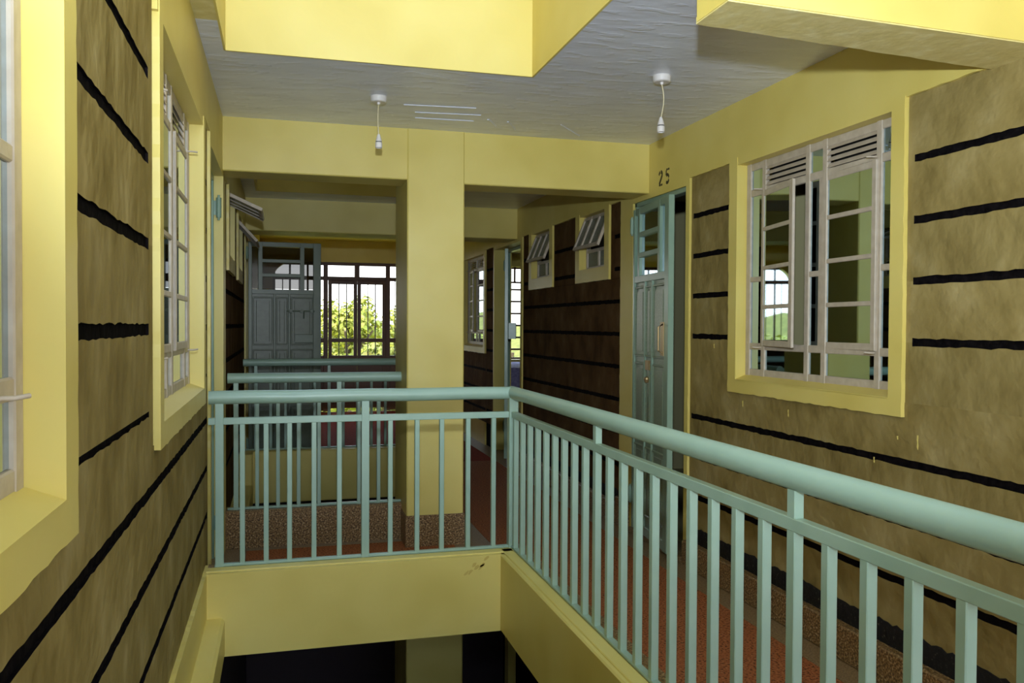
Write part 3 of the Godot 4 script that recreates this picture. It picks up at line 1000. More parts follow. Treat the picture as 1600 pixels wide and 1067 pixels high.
# A steel window in a wall: three narrow fixed lights, two casements of four panes, louvres above, fixed lights below.
# s runs along the wall from the near end; depth = plane of the window behind the wall's face; open1 = how far the farther casement stands open.
func steel_window(called: String, side: int, z0: float, wd: float, y0: float, y1: float, label: String, open1 := 0.0, open2 := 0.0) -> Node3D:
	var face := XR if side > 0 else XL
	var dep := 0.065
	var root := thing(called, v(face, y0, z0 + wd / 2), label, "window", "structure")
	var X := face + side * dep
	var k := wd / 1.132
	var sx := func(s: float) -> float: return z0 + s * k
	var up := Vector3.UP
	var fz := v(0, 0, 1)
	# yellow plaster surround and sloping sill
	var st := begin()
	yellow_on(st, side, z0 - 0.072, z0, y0 - 0.085, y1 + 0.04, "l", 0.2, 0.003)
	yellow_on(st, side, z0 + wd, z0 + wd + 0.078, y0 - 0.085, y1 + 0.04, "r", 0.2, 0.003)
	yellow_on(st, side, z0, z0 + wd, y0 - 0.085, y0 - 0.02, "b", 0.2, 0.003)
	var sill := PackedVector2Array([Vector2(-0.003, y0 - 0.021), Vector2(0.19, y0 - 0.021), Vector2(0.19, y0 + 0.012), Vector2(0.07, y0 + 0.012), Vector2(-0.003, y0 - 0.016)])
	plate(st, sill, v(face, 0, z0), Vector3(side, 0, 0), up, v(0, 0, 1), wd)
	obj("surround", st, M.yellow, root)
	# fixed frame
	st = begin()
	var d := 0.022
	var vert := func(s: float, w: float, a: float, b: float) -> void:
		bar(st, v(X, a, sx.call(s)), v(X, b, sx.call(s)), d, w, fz, 0.003)
	var horz := func(y: float, h: float, a: float, b: float) -> void:
		bar(st, v(X, y, sx.call(a)), v(X, y, sx.call(b)), d - 0.004, h, up, 0.003)
	vert.call(0.018, 0.035, y0, y1)
	vert.call(1.112, 0.04, y0, y1)
	for s in [0.138, 0.488, 0.613, 0.972]:
		vert.call(s, 0.034, y0, y1)
	var yb := y0 + 0.155
	var yt := y1 - 0.15
	horz.call(y0 + 0.022, 0.035, 0.0, 1.132)
	horz.call(y1 - 0.018, 0.036, 0.0, 1.132)
	horz.call(yb, 0.034, 0.0, 1.132)
	horz.call(yt, 0.036, 0.0, 1.132)
	for s in [[0.0, 0.138], [0.488, 0.613], [0.972, 1.132]]:
		horz.call((yb + yt) / 2 - 0.05, 0.026, s[0], s[1])
	var frame := obj("window_frame", st, M.steel_white, root)
	# fixed panes
	for s in [[0.035, 0.122], [0.504, 0.597], [0.988, 1.094]]:
		for yy in [[y0 + 0.04, yb - 0.015], [yb + 0.015, yt - 0.016], [yt + 0.016, y1 - 0.036]]:
			st = begin()
			bar(st, v(X, (yy[0] + yy[1]) / 2, sx.call(s[0])), v(X, (yy[0] + yy[1]) / 2, sx.call(s[1])), 0.004, yy[1] - yy[0], up, 0.0005)
			obj("pane", st, M.glass, frame)
	for s in [[0.155, 0.472], [0.629, 0.955]]:
		st = begin()
		bar(st, v(X, (y0 + 0.04 + yb - 0.015) / 2, sx.call(s[0])), v(X, (y0 + 0.04 + yb - 0.015) / 2, sx.call(s[1])), 0.004, yb - 0.055 - y0, up, 0.0005)
		obj("pane", st, M.glass, frame)
		# louvres over the casement: slats on a dark backing gap
		st = begin()
		bar(st, v(X + side * 0.03, (yt + y1) / 2, sx.call(s[0])), v(X + side * 0.03, (yt + y1) / 2, sx.call(s[1])), 0.004, y1 - yt, up, 0.0005)
		obj("louver_backing", st, M.dark, root)
		for i in 4:
			st = begin()
			var y := lerpf(yt + 0.03, y1 - 0.04, i / 3.0)
			bar(st, v(X - side * 0.004, y, sx.call(s[0] - 0.005)), v(X - side * 0.004, y, sx.call(s[1] + 0.005)), 0.004, 0.022, Vector3(side * 0.6, 1, 0).normalized(), 0.0008)
			obj("louver_slat", st, M.steel_white, root)
	# casements, each hinged at its outer stile: stile, rails, four panes
	var keep := org
	var cs := [[0.972, 0.615, open1], [0.138, 0.521, open2]]
	for c in cs:
		var hinge: float = sx.call(c[0])
		var w2: float = absf(c[1] - c[0]) * k
		var dir := -1.0 if c[1] < c[0] else 1.0
		var leaf := Node3D.new()
		leaf.name = "casement"
		leaf.position = v(X - side * 0.014, yb + 0.005, hinge) - keep
		# local axes: +x along the leaf from the hinge, y up, +z outwards
		var ex := v(0, 0, dir)
		var ez := Vector3(-side, 0, 0)
		var a: float = c[2]
		var lx := (ex * cos(a) + ez * sin(a)).normalized()
		var lz := (ez * cos(a) - ex * sin(a)).normalized()
		var flip := lx.cross(Vector3.UP).dot(lz) < 0.0
		leaf.basis = Basis(lx, Vector3.UP, lz) if not flip else Basis(lx, Vector3.UP, -lz)
		var zo := 1.0 if not flip else -1.0
		root.add_child(leaf, true)
		org = Vector3.ZERO
		var h := yt - yb - 0.01
		var st2 := begin()
		for x in [0.014, w2 - 0.014]:
			bar(st2, Vector3(x, 0, 0), Vector3(x, h, 0), 0.03, 0.018, Vector3.BACK, 0.003)
		for y in [0.014, h - 0.014]:
			bar(st2, Vector3(0, y, 0), Vector3(w2, y, 0), 0.015, 0.03, Vector3.UP, 0.003)
		for i in 3:
			bar(st2, Vector3(0.02, h * (i + 1) / 4.0, 0.003 * zo), Vector3(w2 - 0.02, h * (i + 1) / 4.0, 0.003 * zo), 0.013, 0.02, Vector3.UP, 0.003)
		# the lip that laps over the frame
		bar(st2, Vector3(w2 - 0.004, 0, 0.008 * zo), Vector3(w2 - 0.004, h, 0.008 * zo), 0.03, 0.004, Vector3.BACK, 0.001)
		obj("casement_frame", st2, M.steel_white, leaf)
		for i in 4:
			st2 = begin()
			bar(st2, Vector3(0.026, h * (i + 0.5) / 4.0, 0.002 * zo), Vector3(w2 - 0.026, h * (i + 0.5) / 4.0, 0.002 * zo), 0.004, h / 4.0 - 0.016, Vector3.UP, 0.0005)
			obj("pane", st2, M.glass, leaf)
		org = keep
	# friction stays at the outer corners
	for s in [0.972, 0.138]:
		for y in [yb - 0.004, yt + 0.004]:
			st = begin()
			var p: Vector3 = v(X - side * 0.02, y, sx.call(s))
			tube(st, [p, p + Vector3(-side * 0.022, 0, 0), p + Vector3(-side * 0.036, 0.002, 0) + v(0, 0, 0.018)], 0.0035, 8)
			obj("stay", st, M.steel_white, root)
	return root


# small bathroom window: top flap of obscured glass pushed outwards, two fixed panes below
func small_window(called: String, side: int, z0: float, z1: float, label: String, tilt: float, louvred := false) -> void:
	var face := XR if side > 0 else XL
	var y0 := 1.755
	var y1 := 2.29
	var root := thing(called, v(face, y0, (z0 + z1) / 2), label, "window", "structure")
	var up := Vector3.UP
	var j := 0.09
	var st := begin()
	yellow_on(st, side, z0, z0 + j, y0, y1 + 0.002, "l", 0.2, 0.003)
	yellow_on(st, side, z1 - j, z1, y0, y1 + 0.002, "r", 0.2, 0.003)
	yellow_on(st, side, z0 + j, z1 - j, y0, y0 + 0.1, "b", 0.2, 0.003)
	obj("surround", st, M.yellow, root)
	var X := face + side * 0.07
	var a := z0 + j
	var b := z1 - j
	var ym := 2.0
	st = begin()
	for z in [a + 0.012, (a + b) / 2, b - 0.012]:
		bar(st, v(X, y0 + 0.09, z), v(X, ym if absf(z - (a + b) / 2) < 0.01 else y1, z), 0.03, 0.026, v(0, 0, 1), 0.002)
	for y in [y0 + 0.11, ym, y1 - 0.02]:
		bar(st, v(X, y, a), v(X, y, b), 0.026, 0.026, up, 0.002)
	var frame := obj("window_frame", st, M.steel_white, root)
	for r in [[a + 0.02, (a + b) / 2 - 0.01], [(a + b) / 2 + 0.01, b - 0.02]]:
		st = begin()
		bar(st, v(X, (y0 + 0.1 + ym) / 2, r[0]), v(X, (y0 + 0.1 + ym) / 2, r[1]), 0.005, ym - y0 - 0.12, up, 0.0005)
		obj("pane", st, M.glass_frost, frame)
	st = begin()
	bar(st, v(X + side * 0.03, (y1 + ym) / 2, a), v(X + side * 0.03, (y1 + ym) / 2, b), 0.006, y1 - ym, up, 0.0005)
	obj("dark_gap", st, M.dark, root)
	# the flap, hinged along its top edge
	var o := Vector3(-side * sin(tilt), -cos(tilt), 0)
	var nrm := Vector3(-side * cos(tilt), sin(tilt), 0)
	var hp := v(X - side * 0.02, y1 - 0.03, 0)
	var L := 0.27
	st = begin()
	for z in [a + 0.015, lerpf(a, b, 0.36), lerpf(a, b, 0.68), b - 0.015]:
		bar(st, hp + v(0, 0, z), hp + o * L + v(0, 0, z), 0.022, 0.022, nrm, 0.002)
	for t in [0.012, L - 0.012]:
		bar(st, hp + o * t + v(0, 0, a), hp + o * t + v(0, 0, b), 0.018, 0.026, o, 0.002)
	var flap := obj("flap", st, M.steel_white, root)
	st = begin()
	bar(st, hp + o * L / 2 + v(0, 0, a + 0.02) - nrm * 0.004, hp + o * L / 2 + v(0, 0, b - 0.02) - nrm * 0.004, 0.005, L - 0.03, o, 0.0005)
	obj("flap_pane", st, M.glass_frost, flap)
	org = Vector3.ZERO


func build_windows() -> void:
	steel_window("window_1", 1, 2.737, 1.132, 1.165, 2.25, "white steel window on the right wall, one casement ajar", 0.18, -0.044)
	steel_window("window_2", -1, 0.26, 1.132, 1.17, 2.25, "nearest white steel window, cut off by the photo's left edge", 0.0)
	steel_window("window_3", -1, 2.49, 1.25, 1.165, 2.25, "white steel window on the left wall before the railing's end", 0.0)
	steel_window("window_4", 1, 9.49, 1.1, 1.18, 2.25, "small distant steel window right of the pillar", 0.1)
	small_window("window_5", 1, 5.62, 6.33, "small window with tilted flap on the right wall, nearer of two", 0.38)
	small_window("window_6", 1, 6.92, 7.64, "small window with tilted flap on the right wall, farther of two", 0.38)
	small_window("window_7", -1, 5.5, 6.24, "small left window with wide open flap just under the beam", 1.15)
	small_window("window_9", -1, 6.7, 7.44, "small left window with open flap beside the open grey door", 0.75)


# ---------------------------------------------------------------- doors

# a steel door leaf in its own axes: hinge on the y axis, leaf along +x, outer face towards +z
func door_leaf(w: float, h: float, inner: bool) -> Node3D:
	org = Vector3.ZERO
	var leaf := Node3D.new()
	leaf.name = "leaf"
	var up := Vector3.UP
	var k := w / 0.69
	var st := begin()
	var th := 0.036
	var y1 := h
	var yr := h * 0.79
	bar(st, Vector3(0.016, 0, 0), Vector3(0.016, h, 0), th, 0.032, Vector3.RIGHT, 0.003)
	bar(st, Vector3(w - 0.036, 0, 0), Vector3(w - 0.036, h, 0), th, 0.072, Vector3.RIGHT, 0.003)
	for y in [h - 0.02, yr - 0.02]:
		bar(st, Vector3(0.002, y, 0), Vector3(w - 0.002, y, 0), th - 0.005, 0.045, up, 0.003)
	bar(st, Vector3(0.002, 0.031, 0), Vector3(w - 0.002, 0.031, 0), th - 0.005, 0.06, up, 0.003)
	for x in [0.112, 0.508]:
		bar(st, Vector3(x * k, yr, 0), Vector3(x * k, h - 0.001, 0), th - 0.002, 0.04, Vector3.RIGHT, 0.003)
	var hh := h - 0.04 - yr
	for i in 2:
		var y := yr + hh * (i + 1) / 3.0
		bar(st, Vector3(0.112 * k, y, 0), Vector3(0.508 * k, y, 0), th * 0.9, 0.032, up, 0.003)
	obj("leaf_frame", st, M.door_grey if inner else M.door_sage, leaf)
	var pane := M.glass_dark as Material if inner else M.glass as Material
	for r in [[0.03, 0.094, 0.0, 1.0], [0.528, 0.62, 0.0, 1.0], [0.13, 0.49, 0.0, 0.333], [0.13, 0.49, 0.333, 0.667], [0.13, 0.49, 0.667, 1.0]]:
		st = begin()
		var ya: float = yr + hh * r[2]
		var yb: float = yr + hh * r[3]
		bar(st, Vector3(r[0] * k, (ya + yb) / 2, -0.004), Vector3(r[1] * k, (ya + yb) / 2, -0.004), 0.004, yb - ya - 0.01, up, 0.0005)
		obj("pane", st, pane, leaf)
	# pressed sheet of the lower part: raised fields with mouldings, on both faces
	st = begin()
	bar(st, Vector3(0.03, (yr + 0.05) / 2, 0), Vector3(w - 0.06, (yr + 0.05) / 2, 0), 0.012, yr - 0.07, up, 0.001)
	obj("sheet", st, M.pressed_grey if inner else M.pressed, leaf)
	for s in [1.0, -1.0]:
		for f in [[0.045, 0.225, 0.13], [0.265, 0.365, 0.1], [0.405, 0.61, 0.13]]:
			var xm: float = (f[0] + f[1]) / 2 * k
			var fw: float = (f[1] - f[0]) * k
			for g in [[0.08, 0.34], [0.37, 0.66], [0.69, 0.955]]:
				st = begin()
				var a: float = yr * g[0]
				var b: float = yr * g[1]
				# moulding: a frame of four chamfered bars and a raised field inside
				bar(st, Vector3(xm - fw / 2, a, 0.009 * s), Vector3(xm - fw / 2, b, 0.009 * s), 0.012, 0.014, Vector3.RIGHT, 0.004)
				bar(st, Vector3(xm + fw / 2, a, 0.009 * s), Vector3(xm + fw / 2, b, 0.009 * s), 0.012, 0.014, Vector3.RIGHT, 0.004)
				bar(st, Vector3(xm - fw / 2, a, 0.009 * s), Vector3(xm + fw / 2, a, 0.009 * s), 0.012, 0.014, up, 0.004)
				bar(st, Vector3(xm - fw / 2, b, 0.009 * s), Vector3(xm + fw / 2, b, 0.009 * s), 0.012, 0.014, up, 0.004)
				bar(st, Vector3(xm, a + 0.03, 0.007 * s), Vector3(xm, b - 0.03, 0.007 * s), 0.01, fw - 0.05, Vector3.RIGHT, 0.004)
				obj("pressed_field", st, M.pressed_grey if inner else M.pressed, leaf)
		st = begin()
		for x in [0.245, 0.385]:
			bar(st, Vector3(x * k, 0.05, 0.009 * s), Vector3(x * k, yr - 0.04, 0.009 * s), 0.016, 0.018, Vector3.RIGHT, 0.003)
		obj("cover_strip", st, M.door_grey if inner else M.door_sage, leaf)
	for y in [0.22, h * 0.95]:
		st = begin()
		tube(st, [Vector3(-0.012, y - 0.05, 0.022), Vector3(-0.012, y + 0.05, 0.022)], 0.013, 12)
		bar(st, Vector3(-0.045, y, 0.012), Vector3(0.03, y, 0.012), 0.008, 0.07, up, 0.001)
		tube(st, [Vector3(-0.012, y - 0.062, 0.022), Vector3(-0.012, y + 0.062, 0.022)], 0.007, 10)
		obj("hinge", st, M.door_sage, leaf)
	return leaf


func pull_plate(leaf: Node3D, x: float, y: float) -> void:
	var st := begin()
	bar(st, Vector3(x, y - 0.1, 0.022), Vector3(x, y + 0.1, 0.022), 0.006, 0.055, Vector3.RIGHT, 0.001)
	tube(st, [Vector3(x + 0.015, y - 0.085, 0.024), Vector3(x + 0.015, y - 0.07, 0.05), Vector3(x + 0.015, y + 0.07, 0.05), Vector3(x + 0.015, y + 0.085, 0.024)], 0.006, 10)
	obj("pull_handle", st, M.brass, leaf).set_meta("label", "brass pull handle on its plate")


func build_doors() -> void:
	var st: SurfaceTool
	# door 25, standing a little open towards the gallery
	var d := thing("door_1", v(XR, FL, 4.8), "sage green pressed steel door standing ajar under the number 25", "door", "structure")
	var keep := org
	st = begin()
	var xf := XR + 0.045
	bar(st, v(xf, FL, 4.455), v(xf, 2.235, 4.455), 0.06, 0.03, v(0, 0, 1), 0.003)
	bar(st, v(xf, FL, 5.185), v(xf, 2.235, 5.185), 0.06, 0.03, v(0, 0, 1), 0.003)
	bar(st, v(xf, 2.222, 4.44), v(xf, 2.222, 5.2), 0.06, 0.03, Vector3.UP, 0.003)
	obj("door_frame", st, M.door_sage, d)
	st = begin()
	block(st, XR - 0.02, XR + 0.12, FL, 0.075, 4.44, 5.2, 0.004)
	obj("threshold", st, M.border, d)
	var leaf := door_leaf(0.69, 2.1, false)
	leaf.position = v(XR + 0.004, 0.085, 5.16) - keep
	leaf.basis = Basis(v(-sin(0.11), 0, -cos(0.11)), Vector3.UP, v(-cos(0.11), 0, sin(0.11)))
	d.add_child(leaf, true)
	pull_plate(leaf, 0.6, 1.26)
	st = begin()
	bar(st, Vector3(0.315, 1.06, 0.016), Vector3(0.315, 1.12, 0.016), 0.012, 0.075, Vector3.RIGHT, 0.003)
	lathe(st, Vector3(0.315, 1.0, 0.02), [Vector2(0.0, 0.02), Vector2(0.018, 0.012), Vector2(0.02, 0.0), Vector2(0.012, -0.02), Vector2(0.0, -0.022)], 12)
	obj("latch", st, M.brass, leaf)
	# lock box on the frame, in the dark gap
	org = keep
	st = begin()
	block(st, XR + 0.05, XR + 0.09, 1.2, 1.32, 4.462, 4.5, 0.003)
	tube(st, [v(XR + 0.04, 1.6, 4.475), v(XR + 0.03, 1.6, 4.475)], 0.008, 10)
	obj("lock_box", st, M.door_sage, d)
	# left door: shut, deep in its opening
	var e := thing("door_2", v(XL, FL, 4.57), "teal hinged door frame in the left wall at the railing's end", "door", "structure")
	keep = org
	st = begin()
	var xg := XL - 0.075
	bar(st, v(xg, FL, 4.165), v(xg, 2.25, 4.165), 0.05, 0.03, v(0, 0, 1), 0.003)
	bar(st, v(xg, FL, 4.985), v(xg, 2.25, 4.985), 0.05, 0.03, v(0, 0, 1), 0.003)
	bar(st, v(xg, 2.235, 4.15), v(xg, 2.235, 5.0), 0.05, 0.03, Vector3.UP, 0.003)
	obj("door_frame", st, M.door_sage, e)
	st = begin()
	for y in [0.3, 2.07]:
		tube(st, [v(XL - 0.022, y - 0.055, 4.972), v(XL - 0.022, y + 0.055, 4.972)], 0.014, 12)
		bar(st, v(XL - 0.035, y - 0.04, 4.985), v(XL - 0.035, y + 0.04, 4.985), 0.05, 0.008, v(0, 0, 1), 0.001)
		tube(st, [v(XL - 0.022, y - 0.07, 4.972), v(XL - 0.022, y + 0.07, 4.972)], 0.007, 10)
	obj("hinge", st, M.door_sage, e)
	leaf = door_leaf(0.79, 2.18, false)
	leaf.position = v(XL - 0.09, 0.05, 4.97) - keep
	leaf.basis = Basis(v(0, 0, -1), Vector3.UP, v(1, 0, 0)) if false else Basis(v(0, 0, -1), Vector3.UP, v(-1, 0, 0))
	e.add_child(leaf, true)
	# far left door, swung square across the gallery
	var g := thing("door_3", v(XL, FL, 8.15), "grey green pressed steel door swung open behind the second well", "door", "structure")
	keep = org
	leaf = door_leaf(0.66, 2.1, true)
	leaf.position = v(XL + 0.02, 0.085, 8.16) - keep
	leaf.basis = Basis(v(0.998, 0, 0.06), Vector3.UP, v(0.06, 0, -0.998))
	g.add_child(leaf, true)
	org = Vector3.ZERO
	st = begin()
	tube(st, [Vector3(0.34, 1.46, 0.026), Vector3(0.6, 1.46, 0.026)], 0.007, 10)
	for x in [0.38, 0.48, 0.57]:
		bar(st, Vector3(x - 0.014, 1.46, 0.02), Vector3(x + 0.014, 1.46, 0.02), 0.024, 0.034, Vector3.UP, 0.003)
	tube(st, [Vector3(0.5, 1.46, 0.026), Vector3(0.5, 1.39, 0.036)], 0.006, 8)
	obj("bolt", st, M.door_grey, leaf)
	st = begin()
	block(st, 0.42, 0.58, 1.16, 1.24, -0.03, -0.012, 0.004)
	obj("lock_box", st, M.door_grey, leaf)
	org = keep
	st = begin()
	for z in [8.15, 8.87]:
		bar(st, v(XL - 0.075, FL, z), v(XL - 0.075, 2.25, z), 0.05, 0.03, v(0, 0, 1), 0.003)
	obj("door_frame", st, M.door_sage, g)
	# far right door, seen on its edge
	var f := thing("door_4", v(XR, FL, 8.3), "sage green door seen edge on beside the far right doorway", "door", "structure")
	keep = org
	leaf = door_leaf(0.88, 2.1, false)
	leaf.position = v(XR + 0.135, 0.085, 8.96) - keep
	leaf.basis = Basis(v(-sin(0.262), 0, -cos(0.262)), Vector3.UP, v(-cos(0.262), 0, sin(0.262)))
	f.add_child(leaf, true)
	org = Vector3.ZERO
	st = begin()
	block(st, 0.76, 0.89, 1.2, 1.36, 0.018, 0.1, 0.006)
	obj("lock_box", st, M.door_sage, leaf)
	org = keep
	st = begin()
	for z in [7.945, 8.975]:
		bar(st, v(XR + 0.155, FL, z), v(XR + 0.155, 2.25, z), 0.05, 0.03, v(0, 0, 1), 0.003)
	bar(st, v(XR + 0.155, 2.235, 7.93), v(XR + 0.155, 2.235, 8.99), 0.05, 0.03, Vector3.UP, 0.003)
	obj("door_frame", st, M.door_sage, f)


# ---------------------------------------------------------------- small things

func pendant(at: Vector3, label: String, bend: float) -> void:
	var o := thing("lamp_pendant", at, label, "lamp holder", "", "bare pendant lamp holders")
	var st := begin()
	lathe(st, at, [Vector2(0.0, -0.03), Vector2(0.034, -0.03), Vector2(0.04, -0.026), Vector2(0.042, -0.006), Vector2(0.041, 0.001), Vector2(0.0, 0.002)].map(func(p): return p), 32)
	lathe(st, at, [Vector2(0.0, -0.042), Vector2(0.007, -0.04), Vector2(0.009, -0.029)], 16)
	obj("ceiling_rose", st, M.white_plastic, o)
	st = begin()
	var pts := []
	for i in 11:
		var t := i / 10.0
		pts.append(at + Vector3(bend * sin(PI * t) * 0.9 - bend * 0.25 * t, -0.038 - 0.158 * t, 0.002 * sin(5 * t)))
	tube(st, pts, 0.0027, 8)
	obj("cord", st, M.cord, o)
	st = begin()
	var b := at + Vector3(-bend * 0.25, -0.192, 0)
	lathe(st, b, [Vector2(0.0, 0.004), Vector2(0.006, 0.002), Vector2(0.009, -0.006), Vector2(0.0155, -0.03), Vector2(0.0165, -0.034), Vector2(0.015, -0.035)], 24)
	lathe(st, b, [Vector2(0.0165, -0.039), Vector2(0.0175, -0.042), Vector2(0.0175, -0.066), Vector2(0.0155, -0.067), Vector2(0.0145, -0.04), Vector2(0.0, -0.04)], 24)
	var s := obj("socket", st, M.white_plastic, o)
	st = begin()
	lathe(st, b, [Vector2(0.0152, -0.034), Vector2(0.0152, -0.04)], 20)
	obj("socket_ring", st, M.dark, s)
	org = Vector3.ZERO


# thick strokes of a stencilled numeral on the right wall; z falls to the right
func numeral(st: SurfaceTool, strokes: Array, z0: float, y0: float, w: float, h: float) -> void:
	for s in strokes:
		var t: float = s[0]
		var pts: Array = s[1]
		var left := []
		var right := []
		for i in pts.size():
			var a: Vector2 = pts[maxi(i - 1, 0)]
			var b: Vector2 = pts[mini(i + 1, pts.size() - 1)]
			var n := (b - a).normalized().orthogonal() * t / 2
			var p: Vector2 = pts[i]
			left.append(Vector2(z0 - (p.x + n.x) * w, y0 + (p.y + n.y) * h))
			right.append(Vector2(z0 - (p.x - n.x) * w, y0 + (p.y - n.y) * h))
		right.reverse()
		plate(st, PackedVector2Array(left + right), v(XR, 0, 0), v(0, 0, 1), Vector3.UP, Vector3.LEFT, 0.001)


func build_small_things() -> void:
	pendant(v(0.476, CEIL, 4.304), "white bare lamp holder hanging left of the pillar's top", -0.004)
	pendant(v(1.696, CEIL, 3.578), "white bare lamp holder hanging before the number 25", 0.012)
	pendant(v(0.2, -0.05, 4.6), "lamp holder under the slab of the floor below, at bottom", 0.004)
	var num := thing("door_number", v(XR, 2.28, 4.73), "black stencilled number 25 on the yellow wall over the door", "number")
	var st := begin()
	var arc := []
	for i in 9:
		var a := lerpf(PI, -0.35, i / 8.0)
		arc.append(Vector2(0.5 + 0.36 * cos(a), 0.74 + 0.2 * sin(a)))
	numeral(st, [[0.2, arc.slice(0, 4)], [0.24, arc.slice(4, 9) + [Vector2(0.62, 0.48), Vector2(0.34, 0.24), Vector2(0.2, 0.12)]], [0.13, [Vector2(0.16, 0.06), Vector2(0.52, 0.06)]], [0.13, [Vector2(0.6, 0.06), Vector2(0.9, 0.06)]]], 4.81, 2.287, 0.062, 0.092)
	obj("digit", st, M.paint_black, num)
	st = begin()
	var five := []
	for i in 10:
		var a := lerpf(2.2, -2.3, i / 9.0)
		five.append(Vector2(0.46 + 0.36 * cos(a), 0.33 + 0.27 * sin(a)))
	numeral(st, [[0.13, [Vector2(0.26, 0.94), Vector2(0.54, 0.94)]], [0.13, [Vector2(0.62, 0.94), Vector2(0.9, 0.94)]], [0.2, [Vector2(0.24, 0.9), Vector2(0.2, 0.56)]], [0.2, five.slice(0, 5)], [0.2, five.slice(5, 10)]], 4.715, 2.287, 0.062, 0.092)
	obj("digit", st, M.paint_black, num)
	# bed in the room at the right, a corner of which shows past the far door
	var b := thing("bed", v(3.3, FL, 12.4), "lilac covered bed glimpsed through the far right doorway", "bed")
	st = begin()
	for p in [[2.75, 11.5], [4.0, 11.5], [2.75, 13.2], [4.0, 13.2]]:
		bar(st, v(p[0], FL, p[1]), v(p[0], 0.5, p[1]), 0.05, 0.05, v(0, 0, 1), 0.004)
	block(st, 2.72, 4.03, 0.42, 0.5, 11.45, 13.25, 0.01)
	obj("bed_frame", st, M.steel_brown, b)
	st = begin()
	block(st, 2.7, 4.05, 0.5, 0.82, 11.43, 13.27, 0.05)
	obj("cover", st, M.lilac, b)
	org = Vector3.ZERO


# ---------------------------------------------------------------- outside

func crown(st: SurfaceTool, r: RandomNumberGenerator, c: Vector3, rad: Vector3, n: int, base: Color, leaf: float) -> void:
	var blobs := []
	for i in 14:
		var d := Vector3(r.randf_range(-1, 1), r.randf_range(-0.9, 1), r.randf_range(-1, 1)).limit_length(1.0)
		blobs.append([d * rad * 0.72, r.randf_range(0.28, 0.5)])
	for i in n:
		var b: Array = blobs[r.randi() % blobs.size()]
		var d := Vector3(r.randfn(), r.randfn(), r.randfn()).normalized()
		var p: Vector3 = c + b[0] + d * rad * b[1] * pow(r.randf(), 0.33)
		var nrm := (d + Vector3(r.randf_range(-0.6, 0.6), r.randf_range(-0.2, 0.8), r.randf_range(-0.6, 0.6))).normalized()
		var u := nrm.cross(Vector3(r.randf_range(-1, 1), r.randf_range(-1, 1), r.randf_range(-1, 1))).normalized()
		var w := nrm.cross(u)
		var s := leaf * r.randf_range(0.6, 1.3)
		var k := r.randf_range(0.75, 1.25)
		st.set_color(Color(base.r * k * r.randf_range(0.9, 1.15), base.g * k, base.b * k))
		quad(st, p - u * s, p + w * s * 0.45, p + u * s, p - w * s * 0.45, nrm)


func tree(x: float, z: float, ground: float, top: float, rad: float, sd: int, col: Color, label: String) -> void:
	var at := v(x, ground, z)
	var o := thing("tree", at, label, "tree", "", "trees beyond the gate")
	var r := RandomNumberGenerator.new()
	r.seed = sd
	var st := begin()
	var h := top - ground
	var lean := r.randf_range(-0.5, 0.5)
	tube(st, [at, at + Vector3(lean * 0.3, h * 0.3, 0), at + Vector3(lean, h * 0.6, 0), at + Vector3(lean, h * 0.85, 0)], 0.14, 8)
	for i in 5:
		var a := r.randf() * TAU
		var p := at + Vector3(lean * 0.8, h * r.randf_range(0.4, 0.6), 0)
		tube(st, [p, p + Vector3(cos(a) * rad * 0.35, h * 0.12, sin(a) * rad * 0.35), p + Vector3(cos(a) * rad * 0.7, h * 0.25, sin(a) * rad * 0.7)], 0.06, 6)
	obj("trunk", st, M.bark, o)
	st = begin()
	crown(st, r, at + Vector3(lean, h * 0.66, 0), Vector3(rad, h * 0.36, rad), 2600, col, 0.2)
	obj("crown", st, M.leaf, o).set_meta("kind", "stuff")
	org = Vector3.ZERO


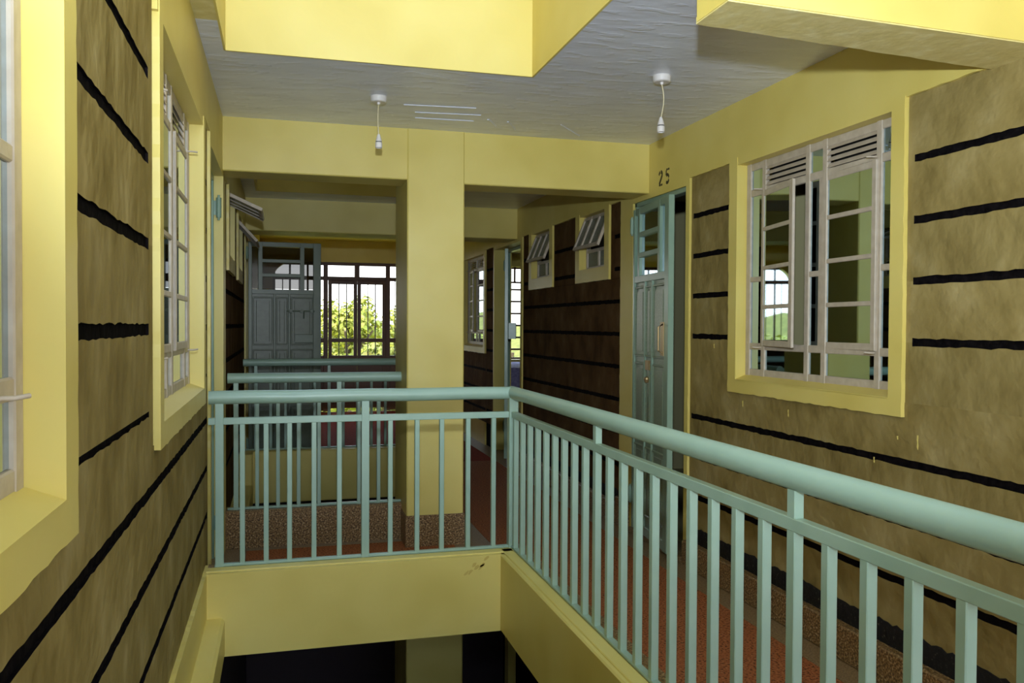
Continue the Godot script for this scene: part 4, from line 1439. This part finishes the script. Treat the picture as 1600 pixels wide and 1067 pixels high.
func build_outside() -> void:
	org = Vector3.ZERO
	var st := begin()
	quad(st, v(-120, -5.0, 13.9), v(120, -5.0, 13.9), v(120, -5.0, 200), v(-120, -5.0, 200), Vector3.UP)
	quad(st, v(-120, -5.0, -60), v(120, -5.0, -60), v(120, -5.0, 13.9), v(-120, -5.0, 13.9), Vector3.UP)
	tag(obj("ground", st, M.grass), "dry grassy ground outside the building", "ground", "structure")
	st = begin()
	var prev := 0.0
	for i in 41:
		var x := -110.0 + i * 5.5
		var y := 1.0 + 1.6 * sin(i * 0.5) + 0.8 * sin(i * 1.7)
		if i > 0:
			quad(st, v(x - 5.5, -5, 92), v(x, -5, 92), v(x, y, 112), v(x - 5.5, prev, 112), v(0, 0.9, -0.3).normalized())
			quad(st, v(x - 5.5, prev, 112), v(x, y, 112), v(x, -5, 140), v(x - 5.5, -5, 140), v(0, 0.9, 0.3).normalized())
		prev = y
	tag(obj("hill", st, M.hill), "low green hillside far beyond the trees", "hill", "structure")
	var lime := Color(0.36, 0.38, 0.05)
	var olive := Color(0.26, 0.27, 0.05)
	var rows := [
		[3.6, 46.0, 3.1, 2.2, 1, lime, "rounded lime green tree, tallest seen through the gate's left leaf"],
		[6.6, 51.5, 2.6, 2.2, 2, lime, "lime green tree seen through the gate's right leaf"],
		[1.4, 57.0, 1.5, 2.2, 3, olive, "low olive green tree left of the tall one"],
		[10.6, 57.0, 1.8, 2.6, 4, lime, "lime green tree right of the gate's right leaf"],
		[4.4, 39.0, 0.6, 2.2, 5, olive, "olive green tree filling the lower panes of the gate"],
		[1.0, 33.5, 0.2, 1.9, 6, lime, "low lime green tree at the gate's left side light"],
		[6.6, 32.5, 0.5, 2.0, 7, lime, "low lime green tree at the gate's right side light"],
		[13.0, 47.0, 0.7, 2.6, 8, lime, "lime green tree seen through the bedroom window"],
		[18.5, 41.0, 1.0, 2.4, 9, olive, "olive green tree at the far right, beyond the bedroom"],
		[-2.6, 45.0, 0.6, 2.4, 10, lime, "lime green tree at far left, behind the open door"],
		[-8.6, 47.0, 1.2, 2.6, 11, lime, "lime green tree mirrored in the casement standing ajar"],
		[-15.5, 53.0, 1.6, 2.6, 12, olive, "olive green tree farthest to the left"],
		[-15.0, 40.0, 0.8, 2.4, 13, lime, "lime green tree left of the mirrored one"],
	]
	for t in rows:
		tree(t[0], t[1], -5.0, t[2], t[3], t[4], t[5], t[6])
